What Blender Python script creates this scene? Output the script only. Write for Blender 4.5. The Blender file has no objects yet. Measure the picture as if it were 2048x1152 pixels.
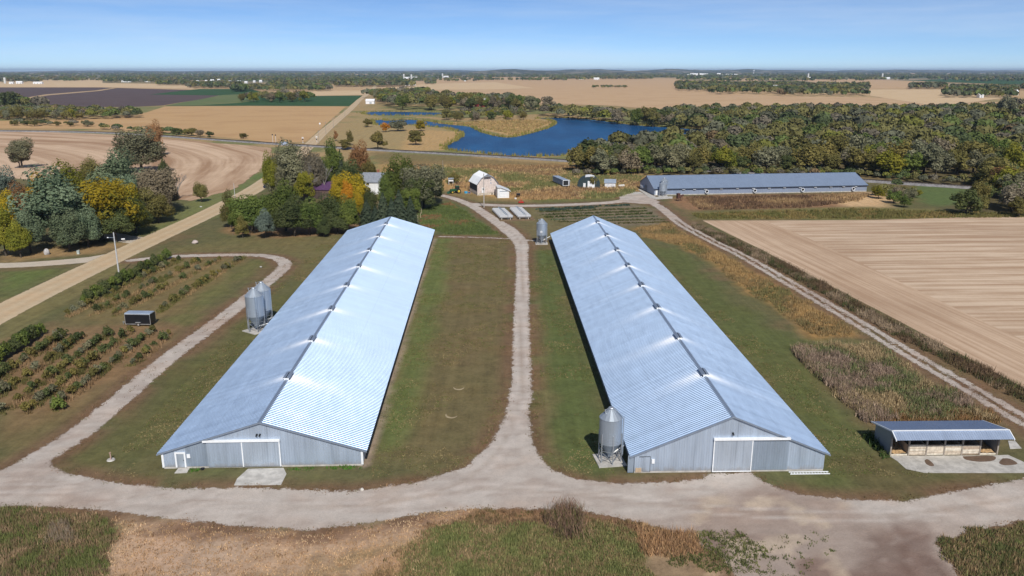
import bpy, bmesh, math, random
import numpy as np
from mathutils import Vector
R = math.radians
sc = bpy.context.scene
COL = sc.collection
# ---------------------------------------------------------------- camera, sky, sun, exposure
FPX, HORY, CAMH = 1593.0, 141.0, 46.8
PITCH = math.atan((576 - HORY) / FPX)
cp, sp = math.cos(PITCH), math.sin(PITCH)
cam = bpy.data.cameras.new('camera'); camo = bpy.data.objects.new('camera', cam); COL.objects.link(camo)
cam.sensor_width = 36; cam.lens = FPX / 2048 * 36; cam.clip_start = 1; cam.clip_end = 90000
camo.location = (0, 0, CAMH); camo.rotation_euler = (math.pi / 2 - PITCH, 0, 0)
sc.camera = camo
HAZE = 4.0e-5
SUN_EL, SUN_AZ = R(43), R(11)            # azimuth: sun stands behind the camera, a little to the right
w = bpy.data.worlds.new('World'); sc.world = w; w.use_nodes = True
nt = w.node_tree; bg = nt.nodes['Background']
sky = nt.nodes.new('ShaderNodeTexSky'); sky.sky_type = 'NISHITA'; sky.sun_disc = False
sky.sun_elevation = SUN_EL; sky.sun_rotation = math.pi - SUN_AZ
sky.altitude = 6500; sky.air_density = 1.0; sky.dust_density = 0.0; sky.ozone_density = 5.0
tcw = nt.nodes.new('ShaderNodeTexCoord'); mpw = nt.nodes.new('ShaderNodeMapping'); mpw.inputs['Scale'].default_value = (1.2, 2.0, 14); mpw.inputs['Rotation'].default_value = (0.06, 0.05, 0.3)
cw = nt.nodes.new('ShaderNodeTexNoise'); cw.inputs['Scale'].default_value = 1.6; cw.inputs['Detail'].default_value = 6; cw.inputs['Roughness'].default_value = 0.6
rw_ = nt.nodes.new('ShaderNodeMapRange'); rw_.inputs[1].default_value = 0.42; rw_.inputs[2].default_value = 0.75; rw_.inputs[4].default_value = 0.40     # thin high cirrus
mw_ = nt.nodes.new('ShaderNodeMix'); mw_.data_type = 'RGBA'; mw_.inputs[7].default_value = (7.2, 8.2, 9.4, 1)
nt.links.new(tcw.outputs['Generated'], mpw.inputs[0]); nt.links.new(mpw.outputs[0], cw.inputs['Vector']); nt.links.new(cw.outputs['Fac'], rw_.inputs[0]); nt.links.new(rw_.outputs[0], mw_.inputs['Factor'])
nt.links.new(sky.outputs[0], mw_.inputs[6]); nt.links.new(mw_.outputs[2], bg.inputs[0]); bg.inputs[1].default_value = 0.10
sl = bpy.data.lights.new('sun', 'SUN'); sl.energy = 4.4; sl.angle = R(0.53); sl.color = (1, 0.95, 0.87)
so = bpy.data.objects.new('sun', sl); COL.objects.link(so)
sd = Vector((math.sin(SUN_AZ) * math.cos(SUN_EL), -math.cos(SUN_AZ) * math.cos(SUN_EL), math.sin(SUN_EL)))
so.rotation_euler = (-sd).to_track_quat('-Z', 'Y').to_euler(); so.location = (40, -80, 120)
sc.view_settings.view_transform = 'Standard'; sc.view_settings.look = 'None'
sc.view_settings.exposure = 0.0; sc.view_settings.gamma = 1.0; sc.view_settings.use_curve_mapping = False
sc.render.engine = 'CYCLES'
sc.cycles.max_bounces = 6; sc.cycles.transparent_max_bounces = 12

# ---------------------------------------------------------------- measuring helpers (survey of the place)
def ray(px, py):
    a = (px - 1024) / FPX; b = (576 - py) / FPX
    return a, cp + b * sp, -sp + b * cp
def gp(px, py, z=0.0):
    dx, dy, dz = ray(px, py); t = (z - CAMH) / dz
    return (dx * t, dy * t)
def zat(px, py, y0):
    dx, dy, dz = ray(px, py); t = y0 / dy
    return CAMH + dz * t
def mpp(y, z=0.0): return (y * cp + (CAMH - z) * sp) / FPX
def G(pts): return np.array([gp(*p) for p in pts])

def hsh(i, j, s): 
    n = (i.astype(np.int64) * 374761393 + j.astype(np.int64) * 668265263 + s * 974634777) & 0x7fffffff
    n = ((n ^ (n >> 13)) * 1274126177) & 0x7fffffff
    return ((n ^ (n >> 16)) & 0xffff) / 65535.0
def vnoise(x, y, s=0):
    xi = np.floor(x); yi = np.floor(y); fx = x - xi; fy = y - yi
    fx = fx * fx * (3 - 2 * fx); fy = fy * fy * (3 - 2 * fy)
    a = hsh(xi, yi, s); b = hsh(xi + 1, yi, s); c = hsh(xi, yi + 1, s); d = hsh(xi + 1, yi + 1, s)
    return (a + (b - a) * fx) * (1 - fy) + (c + (d - c) * fx) * fy
def fbm(x, y, sc_, s=0, o=3):
    v = 0; a = 0.5; x = x / sc_; y = y / sc_
    for k in range(o):
        v = v + a * vnoise(x, y, s + k * 17); a *= 0.5; x = x * 2.03; y = y * 2.03
    return v / (1 - 0.5 ** o)
def seg_dist(X, Y, a, b):
    ax, ay = a; bx, by = b; dx, dy = bx - ax, by - ay; L = dx * dx + dy * dy + 1e-9
    t = np.clip(((X - ax) * dx + (Y - ay) * dy) / L, 0, 1)
    return np.hypot(X - ax - t * dx, Y - ay - t * dy), t
def poly_sdf(X, Y, P):
    d = np.full(X.shape, 1e9); ins = np.zeros(X.shape, bool); n = len(P)
    for i in range(n):
        a = P[i]; b = P[(i + 1) % n]
        dd, _ = seg_dist(X, Y, a, b); d = np.minimum(d, dd)
        c = ((a[1] > Y) != (b[1] > Y)) & (X < (b[0] - a[0]) * (Y - a[1]) / (b[1] - a[1] + 1e-12) + a[0])
        ins ^= c
    return np.where(ins, d, -d)
def line_sdf(X, Y, P, W):
    s = np.full(X.shape, -1e9); dm = np.full(X.shape, 1e9)
    for i in range(len(P) - 1):
        dd, t = seg_dist(X, Y, P[i], P[i + 1])
        s = np.maximum(s, W[i] + (W[i + 1] - W[i]) * t - dd); dm = np.minimum(dm, dd)
    return s, dm
def smooth_line(P, n=6):
    P = [np.array(p, float) for p in P]; out = []
    for i in range(len(P) - 1):
        p0 = P[max(i - 1, 0)]; p1 = P[i]; p2 = P[i + 1]; p3 = P[min(i + 2, len(P) - 1)]
        for k in range(n):
            t = k / n
            out.append(0.5 * (2 * p1 + (p2 - p0) * t + (2 * p0 - 5 * p1 + 4 * p2 - p3) * t * t + (3 * p1 - p0 - 3 * p2 + p3) * t ** 3))
    out.append(P[-1]); return np.array(out)

# ---------------------------------------------------------------- object helpers
def lin(c):
    c = np.asarray(c, float) / 255
    return np.where(c <= 0.04045, c / 12.92, ((c + 0.055) / 1.055) ** 2.4)
KLIT = 1.12
def A(r, g, b, k=KLIT):                     # base colour of a sunlit level surface that reads as r,g,b
    return tuple(float(v) for v in lin((r, g, b)) / k)
def tag(o, label=None, cat=None, group=None, kind=None):
    if label: o['label'] = label
    if cat: o['category'] = cat
    if group: o['group'] = group
    if kind: o['kind'] = kind
    return o
def thing(name, label, cat, loc=(0, 0, 0), rz=0.0, group=None):
    o = bpy.data.objects.new(name, None); COL.objects.link(o); o.empty_display_size = 0.3
    o.location = loc; o.rotation_euler = (0, 0, rz)
    return tag(o, label, cat, group)
def newobj(name, me, m=None, parent=None, loc=(0, 0, 0), rot=(0, 0, 0)):
    o = bpy.data.objects.new(name, me); COL.objects.link(o)
    if m is not None:
        if not me.materials: me.materials.append(m)
    o.parent = parent; o.location = loc; o.rotation_euler = rot
    return o
def copy_tree(o, parent=None):
    c = o.copy(); COL.objects.link(c); c.parent = parent
    for ch in list(o.children): copy_tree(ch, c)
    return c
def np_mesh(name, V, F, smooth=False):
    V = np.asarray(V, np.float32); F = np.asarray(F, np.int32); k = F.shape[1]
    me = bpy.data.meshes.new(name)
    me.vertices.add(len(V)); me.vertices.foreach_set('co', V.ravel())
    me.loops.add(F.size); me.loops.foreach_set('vertex_index', F.ravel())
    me.polygons.add(len(F)); me.polygons.foreach_set('loop_start', np.arange(0, F.size, k, dtype=np.int32))
    me.polygons.foreach_set('loop_total', np.full(len(F), k, np.int32))
    me.polygons.foreach_set('use_smooth', np.full(len(F), bool(smooth)))
    me.update(calc_edges=True); return me
def set_col(me, name, C):
    a = me.color_attributes.new(name, 'FLOAT_COLOR', 'POINT')
    C = np.asarray(C, np.float32)
    if C.shape[1] == 3: C = np.hstack([C, np.ones((len(C), 1), np.float32)])
    a.data.foreach_set('color', C.ravel())
def set_f(me, name, v):
    a = me.attributes.new(name, 'FLOAT', 'POINT'); a.data.foreach_set('value', np.asarray(v, np.float32))

class MB:
    def __init__(s): s.v = []; s.f = []
    def add(s, V, F):
        n = len(s.v); s.v += [tuple(p) for p in V]; s.f += [tuple(i + n for i in f) for f in F]; return s
    def box(s, x0, x1, y0, y1, z0, z1):
        return s.add([(x0, y0, z0), (x1, y0, z0), (x1, y1, z0), (x0, y1, z0), (x0, y0, z1), (x1, y0, z1), (x1, y1, z1), (x0, y1, z1)],
                     [(3, 2, 1, 0), (4, 5, 6, 7), (0, 1, 5, 4), (1, 2, 6, 5), (2, 3, 7, 6), (3, 0, 4, 7)])
    def bar(s, a, b, r, h=None):               # square bar between two points
        a = Vector(a); b = Vector(b); d = (b - a).normalized(); h = r if h is None else h
        u = d.cross(Vector((0, 0, 1))); u = Vector((1, 0, 0)) if u.length < 1e-4 else u.normalized(); v = u.cross(d)
        V = [p + u * i * r + v * j * h for p in (a, b) for i, j in ((-1, -1), (1, -1), (1, 1), (-1, 1))]
        return s.add(V, [(3, 2, 1, 0), (4, 5, 6, 7), (0, 1, 5, 4), (1, 2, 6, 5), (2, 3, 7, 6), (3, 0, 4, 7)])
    def tube(s, a, b, r0, r1=None, n=10, caps=True):
        a = Vector(a); b = Vector(b); r1 = r0 if r1 is None else r1; d = (b - a).normalized()
        u = d.orthogonal().normalized(); v = d.cross(u)
        V = []
        for p, r in ((a, r0), (b, r1)):
            for k in range(n):
                t = 2 * math.pi * k / n; V.append(p + u * math.cos(t) * r + v * math.sin(t) * r)
        F = [(k, (k + 1) % n, n + (k + 1) % n, n + k) for k in range(n)]
        if caps: F += [tuple(range(n - 1, -1, -1)), tuple(range(n, 2 * n))]
        return s.add(V, F)
    def lathe(s, prof, n=24, c=(0, 0, 0), axis='z'):   # prof: (r, h)
        V = []; m = len(prof)
        for r, h in prof:
            for k in range(n):
                t = 2 * math.pi * k / n
                p = (r * math.cos(t), r * math.sin(t), h)
                if axis == 'x': p = (h, r * math.cos(t), r * math.sin(t))
                if axis == 'y': p = (r * math.sin(t), h, r * math.cos(t))
                V.append((p[0] + c[0], p[1] + c[1], p[2] + c[2]))
        F = [(i * n + k, i * n + (k + 1) % n, (i + 1) * n + (k + 1) % n, (i + 1) * n + k) for i in range(m - 1) for k in range(n)]
        return s.add(V, F)
    def prism(s, poly, y0, y1, axis='y'):      # poly in (x,z), extruded along y (or in (y,z) along x)
        n = len(poly)
        P = (lambda p, t: (p[0], t, p[1])) if axis == 'y' else (lambda p, t: (t, p[0], p[1]))
        V = [P(p, y0) for p in poly] + [P(p, y1) for p in poly]
        F = [tuple(range(n)), tuple(range(2 * n - 1, n - 1, -1))] + [(k, n + k, n + (k + 1) % n, (k + 1) % n) for k in range(n)]
        return s.add(V, F)
    def slab(s, pts, t):                       # quad/polygon with thickness straight down
        n = len(pts); V = list(pts) + [(p[0], p[1], p[2] - t) for p in pts]
        F = [tuple(range(n)), tuple(range(2 * n - 1, n - 1, -1))] + [(k, n + k, n + (k + 1) % n, (k + 1) % n) for k in range(n)]
        return s.add(V, F)
    def build(s, name, m, parent=None, loc=(0, 0, 0), rot=(0, 0, 0), smooth=False):
        me = bpy.data.meshes.new(name); me.from_pydata([tuple(p) for p in s.v], [], s.f); me.update()
        bm = bmesh.new(); bm.from_mesh(me); bmesh.ops.recalc_face_normals(bm, faces=bm.faces); bm.to_mesh(me); bm.free()
        if smooth:
            for p in me.polygons: p.use_smooth = True
            try: me.set_sharp_from_angle(angle=R(40))
            except Exception: pass
        return newobj(name, me, m, parent, loc, rot)

# ---------------------------------------------------------------- materials
class N:
    def __init__(s, name):
        s.m = bpy.data.materials.new(name); s.m.use_nodes = True; s.t = s.m.node_tree; s.n = s.t.nodes
        s.b = s.n['Principled BSDF']; s.out = s.n['Material Output']
    def new(s, t, **k):
        n = s.n.new(t)
        for a, v in k.items(): setattr(n, a, v)
        return n
    def put(s, sock, v):
        if hasattr(v, 'is_linked') or isinstance(v, bpy.types.NodeSocket): s.t.links.new(v, sock)
        else: sock.default_value = v
    def math(s, op, a, b=0.0, clamp=False):
        n = s.new('ShaderNodeMath', operation=op, use_clamp=clamp); s.put(n.inputs[0], a); s.put(n.inputs[1], b); return n.outputs[0]
    def mix(s, f, a, b, mode='MIX'):
        n = s.new('ShaderNodeMix', data_type='RGBA', blend_type=mode); n.clamp_factor = True
        s.put(n.inputs['Factor'], f)
        for i, v in ((6, a), (7, b)):
            if isinstance(v, tuple): v = (*v, 1) if len(v) == 3 else v
            s.put(n.inputs[i], v)
        return n.outputs[2]
    def pos(s): return s.new('ShaderNodeNewGeometry').outputs['Position']
    def obj(s): return s.new('ShaderNodeTexCoord').outputs['Object']
    def map(s, v, scale=(1, 1, 1), rot=(0, 0, 0), loc=(0, 0, 0)):
        n = s.new('ShaderNodeMapping'); s.t.links.new(v, n.inputs[0]); n.inputs['Scale'].default_value = scale
        n.inputs['Rotation'].default_value = rot; n.inputs['Location'].default_value = loc; return n.outputs[0]
    def noise(s, v, scale, detail=3, rough=0.55, dist=0.0):
        n = s.new('ShaderNodeTexNoise'); s.t.links.new(v, n.inputs['Vector']); n.inputs['Scale'].default_value = scale
        n.inputs['Detail'].default_value = detail; n.inputs['Roughness'].default_value = rough; n.inputs['Distortion'].default_value = dist
        return n.outputs['Fac']
    def ramp(s, f, lo, hi):
        n = s.new('ShaderNodeMapRange', interpolation_type='SMOOTHSTEP'); s.put(n.inputs[0], f)
        n.inputs[1].default_value = lo; n.inputs[2].default_value = hi; return n.outputs[0]
    def remap(s, f, lo, hi, a, b):
        n = s.new('ShaderNodeMapRange'); n.clamp = True; s.put(n.inputs[0], f)
        for i, v in enumerate((lo, hi, a, b)): n.inputs[i + 1].default_value = v
        return n.outputs[0]
    def attr(s, name, out='Color'): return s.new('ShaderNodeAttribute', attribute_name=name).outputs[out]
    def scale(s, c, f):
        n = s.new('ShaderNodeVectorMath', operation='SCALE'); s.put(n.inputs[0], c); s.put(n.inputs['Scale'], f); return n.outputs[0]
    def bump(s, h, strength, dist=0.1):
        n = s.new('ShaderNodeBump'); s.put(n.inputs['Height'], h); n.inputs['Strength'].default_value = strength
        n.inputs['Distance'].default_value = dist; s.t.links.new(n.outputs[0], s.b.inputs['Normal'])
    def done(s, color=None, rough=0.8, metal=0.0, spec=0.3, alpha=None):
        if color is not None:
            if isinstance(color, tuple): color = (*color[:3], 1)
            s.put(s.b.inputs['Base Color'], color)
        s.put(s.b.inputs['Roughness'], rough); s.put(s.b.inputs['Metallic'], metal); s.b.inputs['Specular IOR Level'].default_value = spec
        if alpha is not None:
            tr = s.new('ShaderNodeBsdfTransparent'); mx = s.new('ShaderNodeMixShader')
            s.put(mx.inputs[0], alpha); s.t.links.new(tr.outputs[0], mx.inputs[1]); s.t.links.new(s.b.outputs[0], mx.inputs[2])
            s.t.links.new(mx.outputs[0], s.out.inputs['Surface'])
        return s.m
_pl = {}
def plain(name, c, rough=0.7, metal=0.0, spec=0.3, var=0.18, scale=1.5, dirt=0.0):
    if name in _pl: return _pl[name]
    n = N(name); p = n.obj()
    f = n.noise(p, scale, 4, 0.6); c2 = n.mix(n.ramp(f, 0.3, 0.7), tuple(v * (1 - var) for v in c), tuple(min(1, v * (1 + var)) for v in c))
    if dirt:
        d = n.noise(n.map(p, (3, 3, 0.35)), 1.2, 4, 0.65)
        c2 = n.mix(n.math('MULTIPLY', n.ramp(d, 0.5, 0.75), dirt), c2, (c[0] * 0.45, c[1] * 0.42, c[2] * 0.38))
    _pl[name] = n.done(c2, rough, metal, spec); return n.m

def mat_metal(name, c, rough=0.42, metal=0.8, streak=0.25, stain=False, splash=False):
    n = N(name); p = n.obj()
    f1 = n.noise(n.map(p, (1.2, 0.35, 0.12)), 1.0, 4, 0.6)       # weathering that runs down the sheets
    f2 = n.noise(p, 0.25, 3, 0.5)
    f3 = n.noise(p, 9.0, 2, 0.5)
    v = n.math('ADD', n.math('MULTIPLY', f1, streak), n.math('ADD', n.math('MULTIPLY', f2, streak), n.math('MULTIPLY', f3, streak * 0.5)))
    v = n.math('ADD', n.math('SUBTRACT', v, streak * 1.25), 1.0)
    if stain:      # every sheet has weathered a little differently
        sx = n.new('ShaderNodeSeparateXYZ'); n.t.links.new(p, sx.inputs[0]); wn = n.new('ShaderNodeTexWhiteNoise'); wn.noise_dimensions = '1D'
        n.put(wn.inputs['W'], n.math('FLOOR', n.math('DIVIDE', sx.outputs[1], 0.92))); v = n.math('ADD', v, n.math('MULTIPLY', n.math('SUBTRACT', wn.outputs[0], 0.5), 0.07))
        lap = n.math('LESS_THAN', n.math('ABSOLUTE', n.math('SUBTRACT', n.math('ABSOLUTE', sx.outputs[0]), 6.4)), 0.05); v = n.math('SUBTRACT', v, n.math('MULTIPLY', lap, 0.10))
    col = n.scale(n.mix(0.0, c, c), v)
    ro = n.remap(f1, 0.3, 0.7, rough * 0.9, rough * 1.12); me = metal
    if stain: ro = n.math('ADD', ro, n.math('MULTIPLY', n.math('SUBTRACT', wn.outputs[0], 0.5), 0.04))
    if stain:
        s = n.attr('clean', 'Fac'); sf = n.math('MULTIPLY', s, n.remap(n.noise(n.map(p, (0.4, 2.2, 1)), 1.0, 3), 0.25, 0.6, 0.5, 1.0))
        col = n.mix(sf, col, (0.86, 0.87, 0.9)); me = n.math('MULTIPLY', n.math('SUBTRACT', 1.0, n.math('MULTIPLY', sf, 0.75)), metal)
    if splash:     # mud splash and rust along the foot of the wall, damp streaks below the eaves
        sz = n.new('ShaderNodeSeparateXYZ'); n.t.links.new(p, sz.inputs[0]); nz = n.noise(n.map(p, (1.3, 1.3, 0.5)), 1.0, 5, 0.7)
        sf = n.math('MULTIPLY', n.ramp(n.math('SUBTRACT', n.math('MULTIPLY', nz, 1.7), sz.outputs[2]), 0.0, 0.7), 0.55); col = n.mix(sf, col, (0.20, 0.16, 0.125)); me = n.math('MULTIPLY', n.math('SUBTRACT', 1.0, sf), metal)
        dn = n.noise(n.map(p, (2.2, 2.2, 0.06)), 1.0, 4, 0.65); col = n.mix(n.math('MULTIPLY', n.ramp(dn, 0.52, 0.72), 0.4), col, (c[0] * 0.5, c[1] * 0.52, c[2] * 0.55))
    return n.done(col, ro, me, 0.5)

def mat_ground(name, edge=False, streak=1.1, var=0.35, amp=0.9, fine=2.2, soft=0.12, bump=0.5):
    n = N(name); p = n.pos()
    c = n.attr('col'); f1 = n.noise(p, fine, 4, 0.65); f2 = n.noise(p, 0.45, 6, 0.72); f3 = n.noise(p, 7.0, 3, 0.65)
    f4 = n.noise(n.map(p, (0.9, 0.035, 1), (0, 0, -0.03)), 1.0, 4, 0.6)            # mower and wheel lines
    s_ = lambda f, k: n.math('MULTIPLY', n.math('SUBTRACT', f, 0.5), k)
    v = n.math('ADD', n.math('ADD', s_(f1, var * 1.3), s_(f2, var * 2.6)), n.math('ADD', s_(f3, var * 0.9), s_(f4, var * streak)))
    v = n.math('MAXIMUM', n.math('ADD', v, 1.0), 0.3)
    col = n.scale(c, v)
    warm = n.noise(p, 0.12, 4, 0.6)
    col = n.mix(n.math('MULTIPLY', n.ramp(warm, 0.45, 0.7), 0.35), col, n.mix(1.0, col, (1.14, 1.0, 0.9), 'MULTIPLY'))
    if bump: n.bump(n.math('ADD', f1, f3), bump, 0.12)
    al = None
    if edge:
        e = n.attr('edge', 'Fac')
        ns = n.math('ADD', n.math('MULTIPLY', n.math('SUBTRACT', n.noise(p, 0.8, 7, 0.75), 0.5), amp * 2.6), n.math('MULTIPLY', n.math('SUBTRACT', f3, 0.5), amp * 1.3))
        al = n.ramp(n.math('ADD', e, ns), -soft, soft)
    return n.done(col, 0.95, 0, 0.15, al)

M_GALV = mat_metal('galvanized_roof', (0.405, 0.525, 0.70), 0.48, 0.6, 0.16, True)
M_GALVW = mat_metal('galvanized_wall', (0.46, 0.54, 0.65), 0.5, 0.5, 0.35, False, True)
M_GALVD = mat_metal('galvanized_dull', (0.33, 0.395, 0.48), 0.55, 0.5, 0.4)
M_GALVB = mat_metal('galvanized_bright', (0.52, 0.60, 0.70), 0.42, 0.6, 0.3, False, True)
M_TRIM = plain('white_trim', (0.78, 0.8, 0.82), 0.5, 0, 0.4, 0.05, 2, 0.15)
M_RIDGE = mat_metal('ridge_cap_metal', (0.32, 0.38, 0.47), 0.5, 0.6, 0.2)
M_DARK = plain('dark_opening', (0.02, 0.022, 0.025), 0.8)
M_CONC = plain('concrete', (0.46, 0.44, 0.41), 0.9, 0, 0.2, 0.2, 0.8, 0.35)
M_WHITE = plain('white_paint', (0.72, 0.73, 0.74), 0.6, 0, 0.3, 0.08, 1.0, 0.3)
M_STEEL = mat_metal('bin_steel', (0.36, 0.41, 0.47), 0.48, 0.5, 0.3)
M_LEG = mat_metal('leg_steel', (0.42, 0.45, 0.49), 0.45, 0.6, 0.2)
M_BLACK = plain('black_paint', (0.012, 0.013, 0.016), 0.35, 0, 0.5)
M_WOODP = plain('pole_wood', (0.30, 0.27, 0.24), 0.85, 0, 0.2, 0.25, 4)
M_GREYR = mat_metal('grey_steel_roof', (0.26, 0.33, 0.45), 0.5, 0.35, 0.15)
M_GREYW = mat_metal('grey_steel_wall', (0.28, 0.33, 0.43), 0.55, 0.3, 0.2)
# ---------------------------------------------------------------- ground sheet
def steps(a, b, d): return list(np.arange(a, b - 1e-6, d))
def expo(a, b, k):
    o = []; v = a
    while v < b: o.append(v); v *= k
    return o + [b]
ys = steps(-400, 40, 40) + steps(40, 60, 5) + steps(60, 112, 0.75) + steps(112, 236, 1.05) + steps(236, 420, 2) + steps(420, 1000, 7) + expo(1000, 40000, 1.07)
xr = steps(0, 108, 1.0) + steps(108, 420, 4.5) + steps(420, 1500, 30) + expo(1500, 40000, 1.12)
xs = [-v for v in xr[:0:-1]] + xr
ys = np.array(ys); xs = np.array(xs)
GX, GY = np.meshgrid(xs, ys); nx, ny = len(xs), len(ys)
X = GX.ravel(); Y = GY.ravel()
base = np.zeros((len(X), 3))
nA = fbm(X, Y, 14, 3); nB = fbm(X, Y, 4, 9); nC = fbm(X, Y, 45, 21)
def blend(t, c):
    global base
    base = base * (1 - t[:, None]) + np.array(c)[None, :] * t[:, None]
def sst(x, a, b):
    t = np.clip((x - a) / (b - a), 0, 1); return t * t * (3 - 2 * t)
base[:] = A(92, 89, 60)
blend(sst(nA, 0.42, 0.66) * 0.75, A(106, 90, 66))
blend(sst(nB, 0.5, 0.75) * 0.5, A(80, 86, 52))
far = sst(Y, 330, 420); blend(far, A(150, 128, 92)); blend(far * sst(nC, 0.5, 0.6), A(112, 112, 72))
far = sst(Y, 1100, 1700); blend(far, A(172, 146, 112))
vf = fbm(X, Y, 900, 31, 4); vfar = sst(Y, 2200, 4200)
blend(vfar * sst(vf, 0.40, 0.5), A(78, 88, 62)); blend(vfar * sst(fbm(X, Y, 500, 77, 3), 0.62, 0.66), A(150, 130, 110))
def paint(px, c, feather=1.5, amp=2.0, nsc=5.0, k=1.0, world=False, streaky=None):
    P = np.array(px, float) if world else G(px)
    x0, y0 = P.min(0) - amp - feather - 1; x1, y1 = P.max(0) + amp + feather + 1
    m = (X > x0) & (X < x1) & (Y > y0) & (Y < y1)
    if not m.any(): return
    d = poly_sdf(X[m], Y[m], P) + (fbm(X[m], Y[m], nsc, int(abs(P[0, 0] * 7)) % 97) - 0.5) * 2 * amp
    t = sst(d, -feather, feather) * k
    if streaky is not None: t = t * sst(fbm(X[m], Y[m], streaky, 5), 0.35, 0.6)
    base[m] = base[m] * (1 - t[:, None]) + np.array(c)[None, :] * t[:, None]
# lawns round the barns
paint([(860, 475), (1028, 480), (1028, 760), (985, 890), (930, 935), (750, 915)], A(104, 92, 64), 3, 3, 9, 0.7)
paint([(868, 475), (905, 475), (860, 700), (800, 900), (752, 905)], A(92, 102, 58), 2.0, 2, 7, 0.9)
paint([(980, 480), (1028, 480), (1028, 760), (990, 860), (960, 860), (985, 700)], A(100, 90, 62), 2, 2, 7, 0.6)
paint([(1060, 500), (1105, 500), (1215, 860), (1190, 940), (1110, 930), (1070, 860), (1062, 650)], A(82, 92, 52), 3, 3, 9, 0.85)
paint([(1062, 640), (1085, 640), (1110, 860), (1130, 930), (1075, 880)], A(112, 100, 70), 1.5, 2, 5, 0.6)
paint([(1290, 485), (1360, 500), (1480, 620), (1600, 680), (1740, 685), (1600, 700), (1640, 780), (1740, 880), (1700, 980), (1600, 985), (1660, 905)], A(84, 90, 52), 3, 3, 9, 0.9)
paint([(1690, 900), (1790, 930), (1860, 965), (2048, 965), (2000, 985), (1800, 1000), (1690, 985)], A(92, 84, 56), 2, 2, 5, 0.8)
paint([(600, 560), (690, 560), (480, 760), (320, 900), (150, 940), (130, 930), (300, 790)], A(88, 88, 54), 3, 4, 9, 0.8)
paint([(500, 475), (690, 470), (610, 560), (590, 515), (480, 505), (300, 505)], A(104, 98, 64), 3, 4, 9, 0.7)
paint([(0, 545), (130, 537), (0, 600)], A(90, 100, 56), 2, 2, 8)
paint([(0, 605), (290, 500), (250, 535), (120, 610), (0, 690)], A(112, 104, 68), 2, 2, 6, 0.8)
paint([(300, 470), (440, 425), (520, 375), (560, 350), (470, 345), (380, 400), (330, 440), (230, 470)], A(104, 108, 66), 4, 4, 10, 0.9)
paint([(370, 400), (545, 350), (545, 320), (530, 330), (480, 375)], A(88, 104, 58), 3, 3, 10, 0.9)
paint([(0, 500), (180, 490), (270, 485), (210, 505), (0, 525)], A(140, 116, 82), 2, 3, 5, 0.9)
# shade-bare ground below the trees
paint([(440, 465), (560, 478), (700, 465), (740, 450), (600, 440), (470, 445)], A(132, 104, 76), 2, 3, 6, 0.75)
# orchard ground
paint([(0, 690), (100, 650), (330, 650), (380, 640), (330, 700), (200, 790), (0, 880), (0, 760)], A(122, 98, 72), 3, 3, 6, 0.85)
paint([(140, 640), (340, 520), (490, 510), (460, 560), (330, 640), (200, 650)], A(112, 98, 66), 3, 3, 5, 0.8)
paint([(0, 850), (120, 820), (330, 710), (230, 790), (60, 900), (0, 925)], A(112, 96, 66), 3, 3, 6, 0.6)
paint([(470, 560), (540, 525), (500, 515), (430, 570), (330, 640), (380, 650)], A(96, 96, 58), 2, 3, 7, 0.8)
# far yard and meadow
paint([(845, 415), (900, 403), (960, 440), (1010, 470), (880, 472), (835, 445)], A(84, 96, 56), 3, 4, 9, 0.9)
paint([(960, 418), (1090, 416), (1300, 404), (1340, 440), (1280, 455), (1140, 460), (1060, 475), (1000, 455)], A(104, 96, 66), 3, 3, 7, 0.85)
paint([(1075, 425), (1270, 408), (1320, 420), (1345, 452), (1190, 452), (1120, 440)], A(112, 102, 84), 2, 2, 5, 0.9)
paint([(750, 320), (1130, 326), (1300, 350), (1275, 392), (1060, 404), (1000, 398), (890, 380), (760, 350)], A(160, 128, 84), 5, 6, 12, 0.95)
paint([(740, 303), (900, 312), (1140, 330), (1140, 342), (1000, 335), (760, 328)], A(112, 98, 66), 4, 5, 12, 0.8)
paint([(930, 330), (1110, 338), (1130, 350), (1000, 352), (930, 345)], A(118, 116, 70), 4, 6, 14, 0.8)
paint([(900, 392), (960, 402), (1060, 405), (1070, 398), (990, 396), (890, 380)], A(126, 108, 72), 3, 3, 6, 0.8)
paint([(1060, 398), (1150, 392), (1230, 398), (1180, 402), (1060, 406)], A(98, 98, 58), 3, 3, 8, 0.9)
paint([(1340, 392), (1740, 384), (1810, 400), (1700, 415), (1500, 418), (1380, 422), (1330, 405)], A(132, 102, 76), 4, 4, 8, 0.95)
paint([(1640, 398), (1740, 384), (1800, 398), (1780, 415), (1700, 415)], A(190, 160, 122), 4, 4, 9, 0.9)
paint([(1380, 424), (1700, 414), (2048, 424), (2048, 432), (1700, 440), (1400, 438)], A(112, 106, 66), 3, 3, 8, 0.9)
paint([(1825, 368), (1930, 372), (1960, 398), (1880, 412), (1840, 400)], A(84, 98, 58), 4, 3, 10)
# floor of the east wood
paint([(1150, 350), (1195, 312), (1300, 280), (1420, 262), (1330, 255), (1700, 228), (2300, 225), (2300, 430), (1900, 425), (1960, 380), (1800, 358), (1740, 350), (1290, 348)], A(84, 76, 52), 6, 8, 20, 0.9)
paint([(1825, 376), (1930, 378), (1960, 398), (1880, 412), (1840, 402)], A(84, 98, 58), 4, 3, 10)
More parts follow.
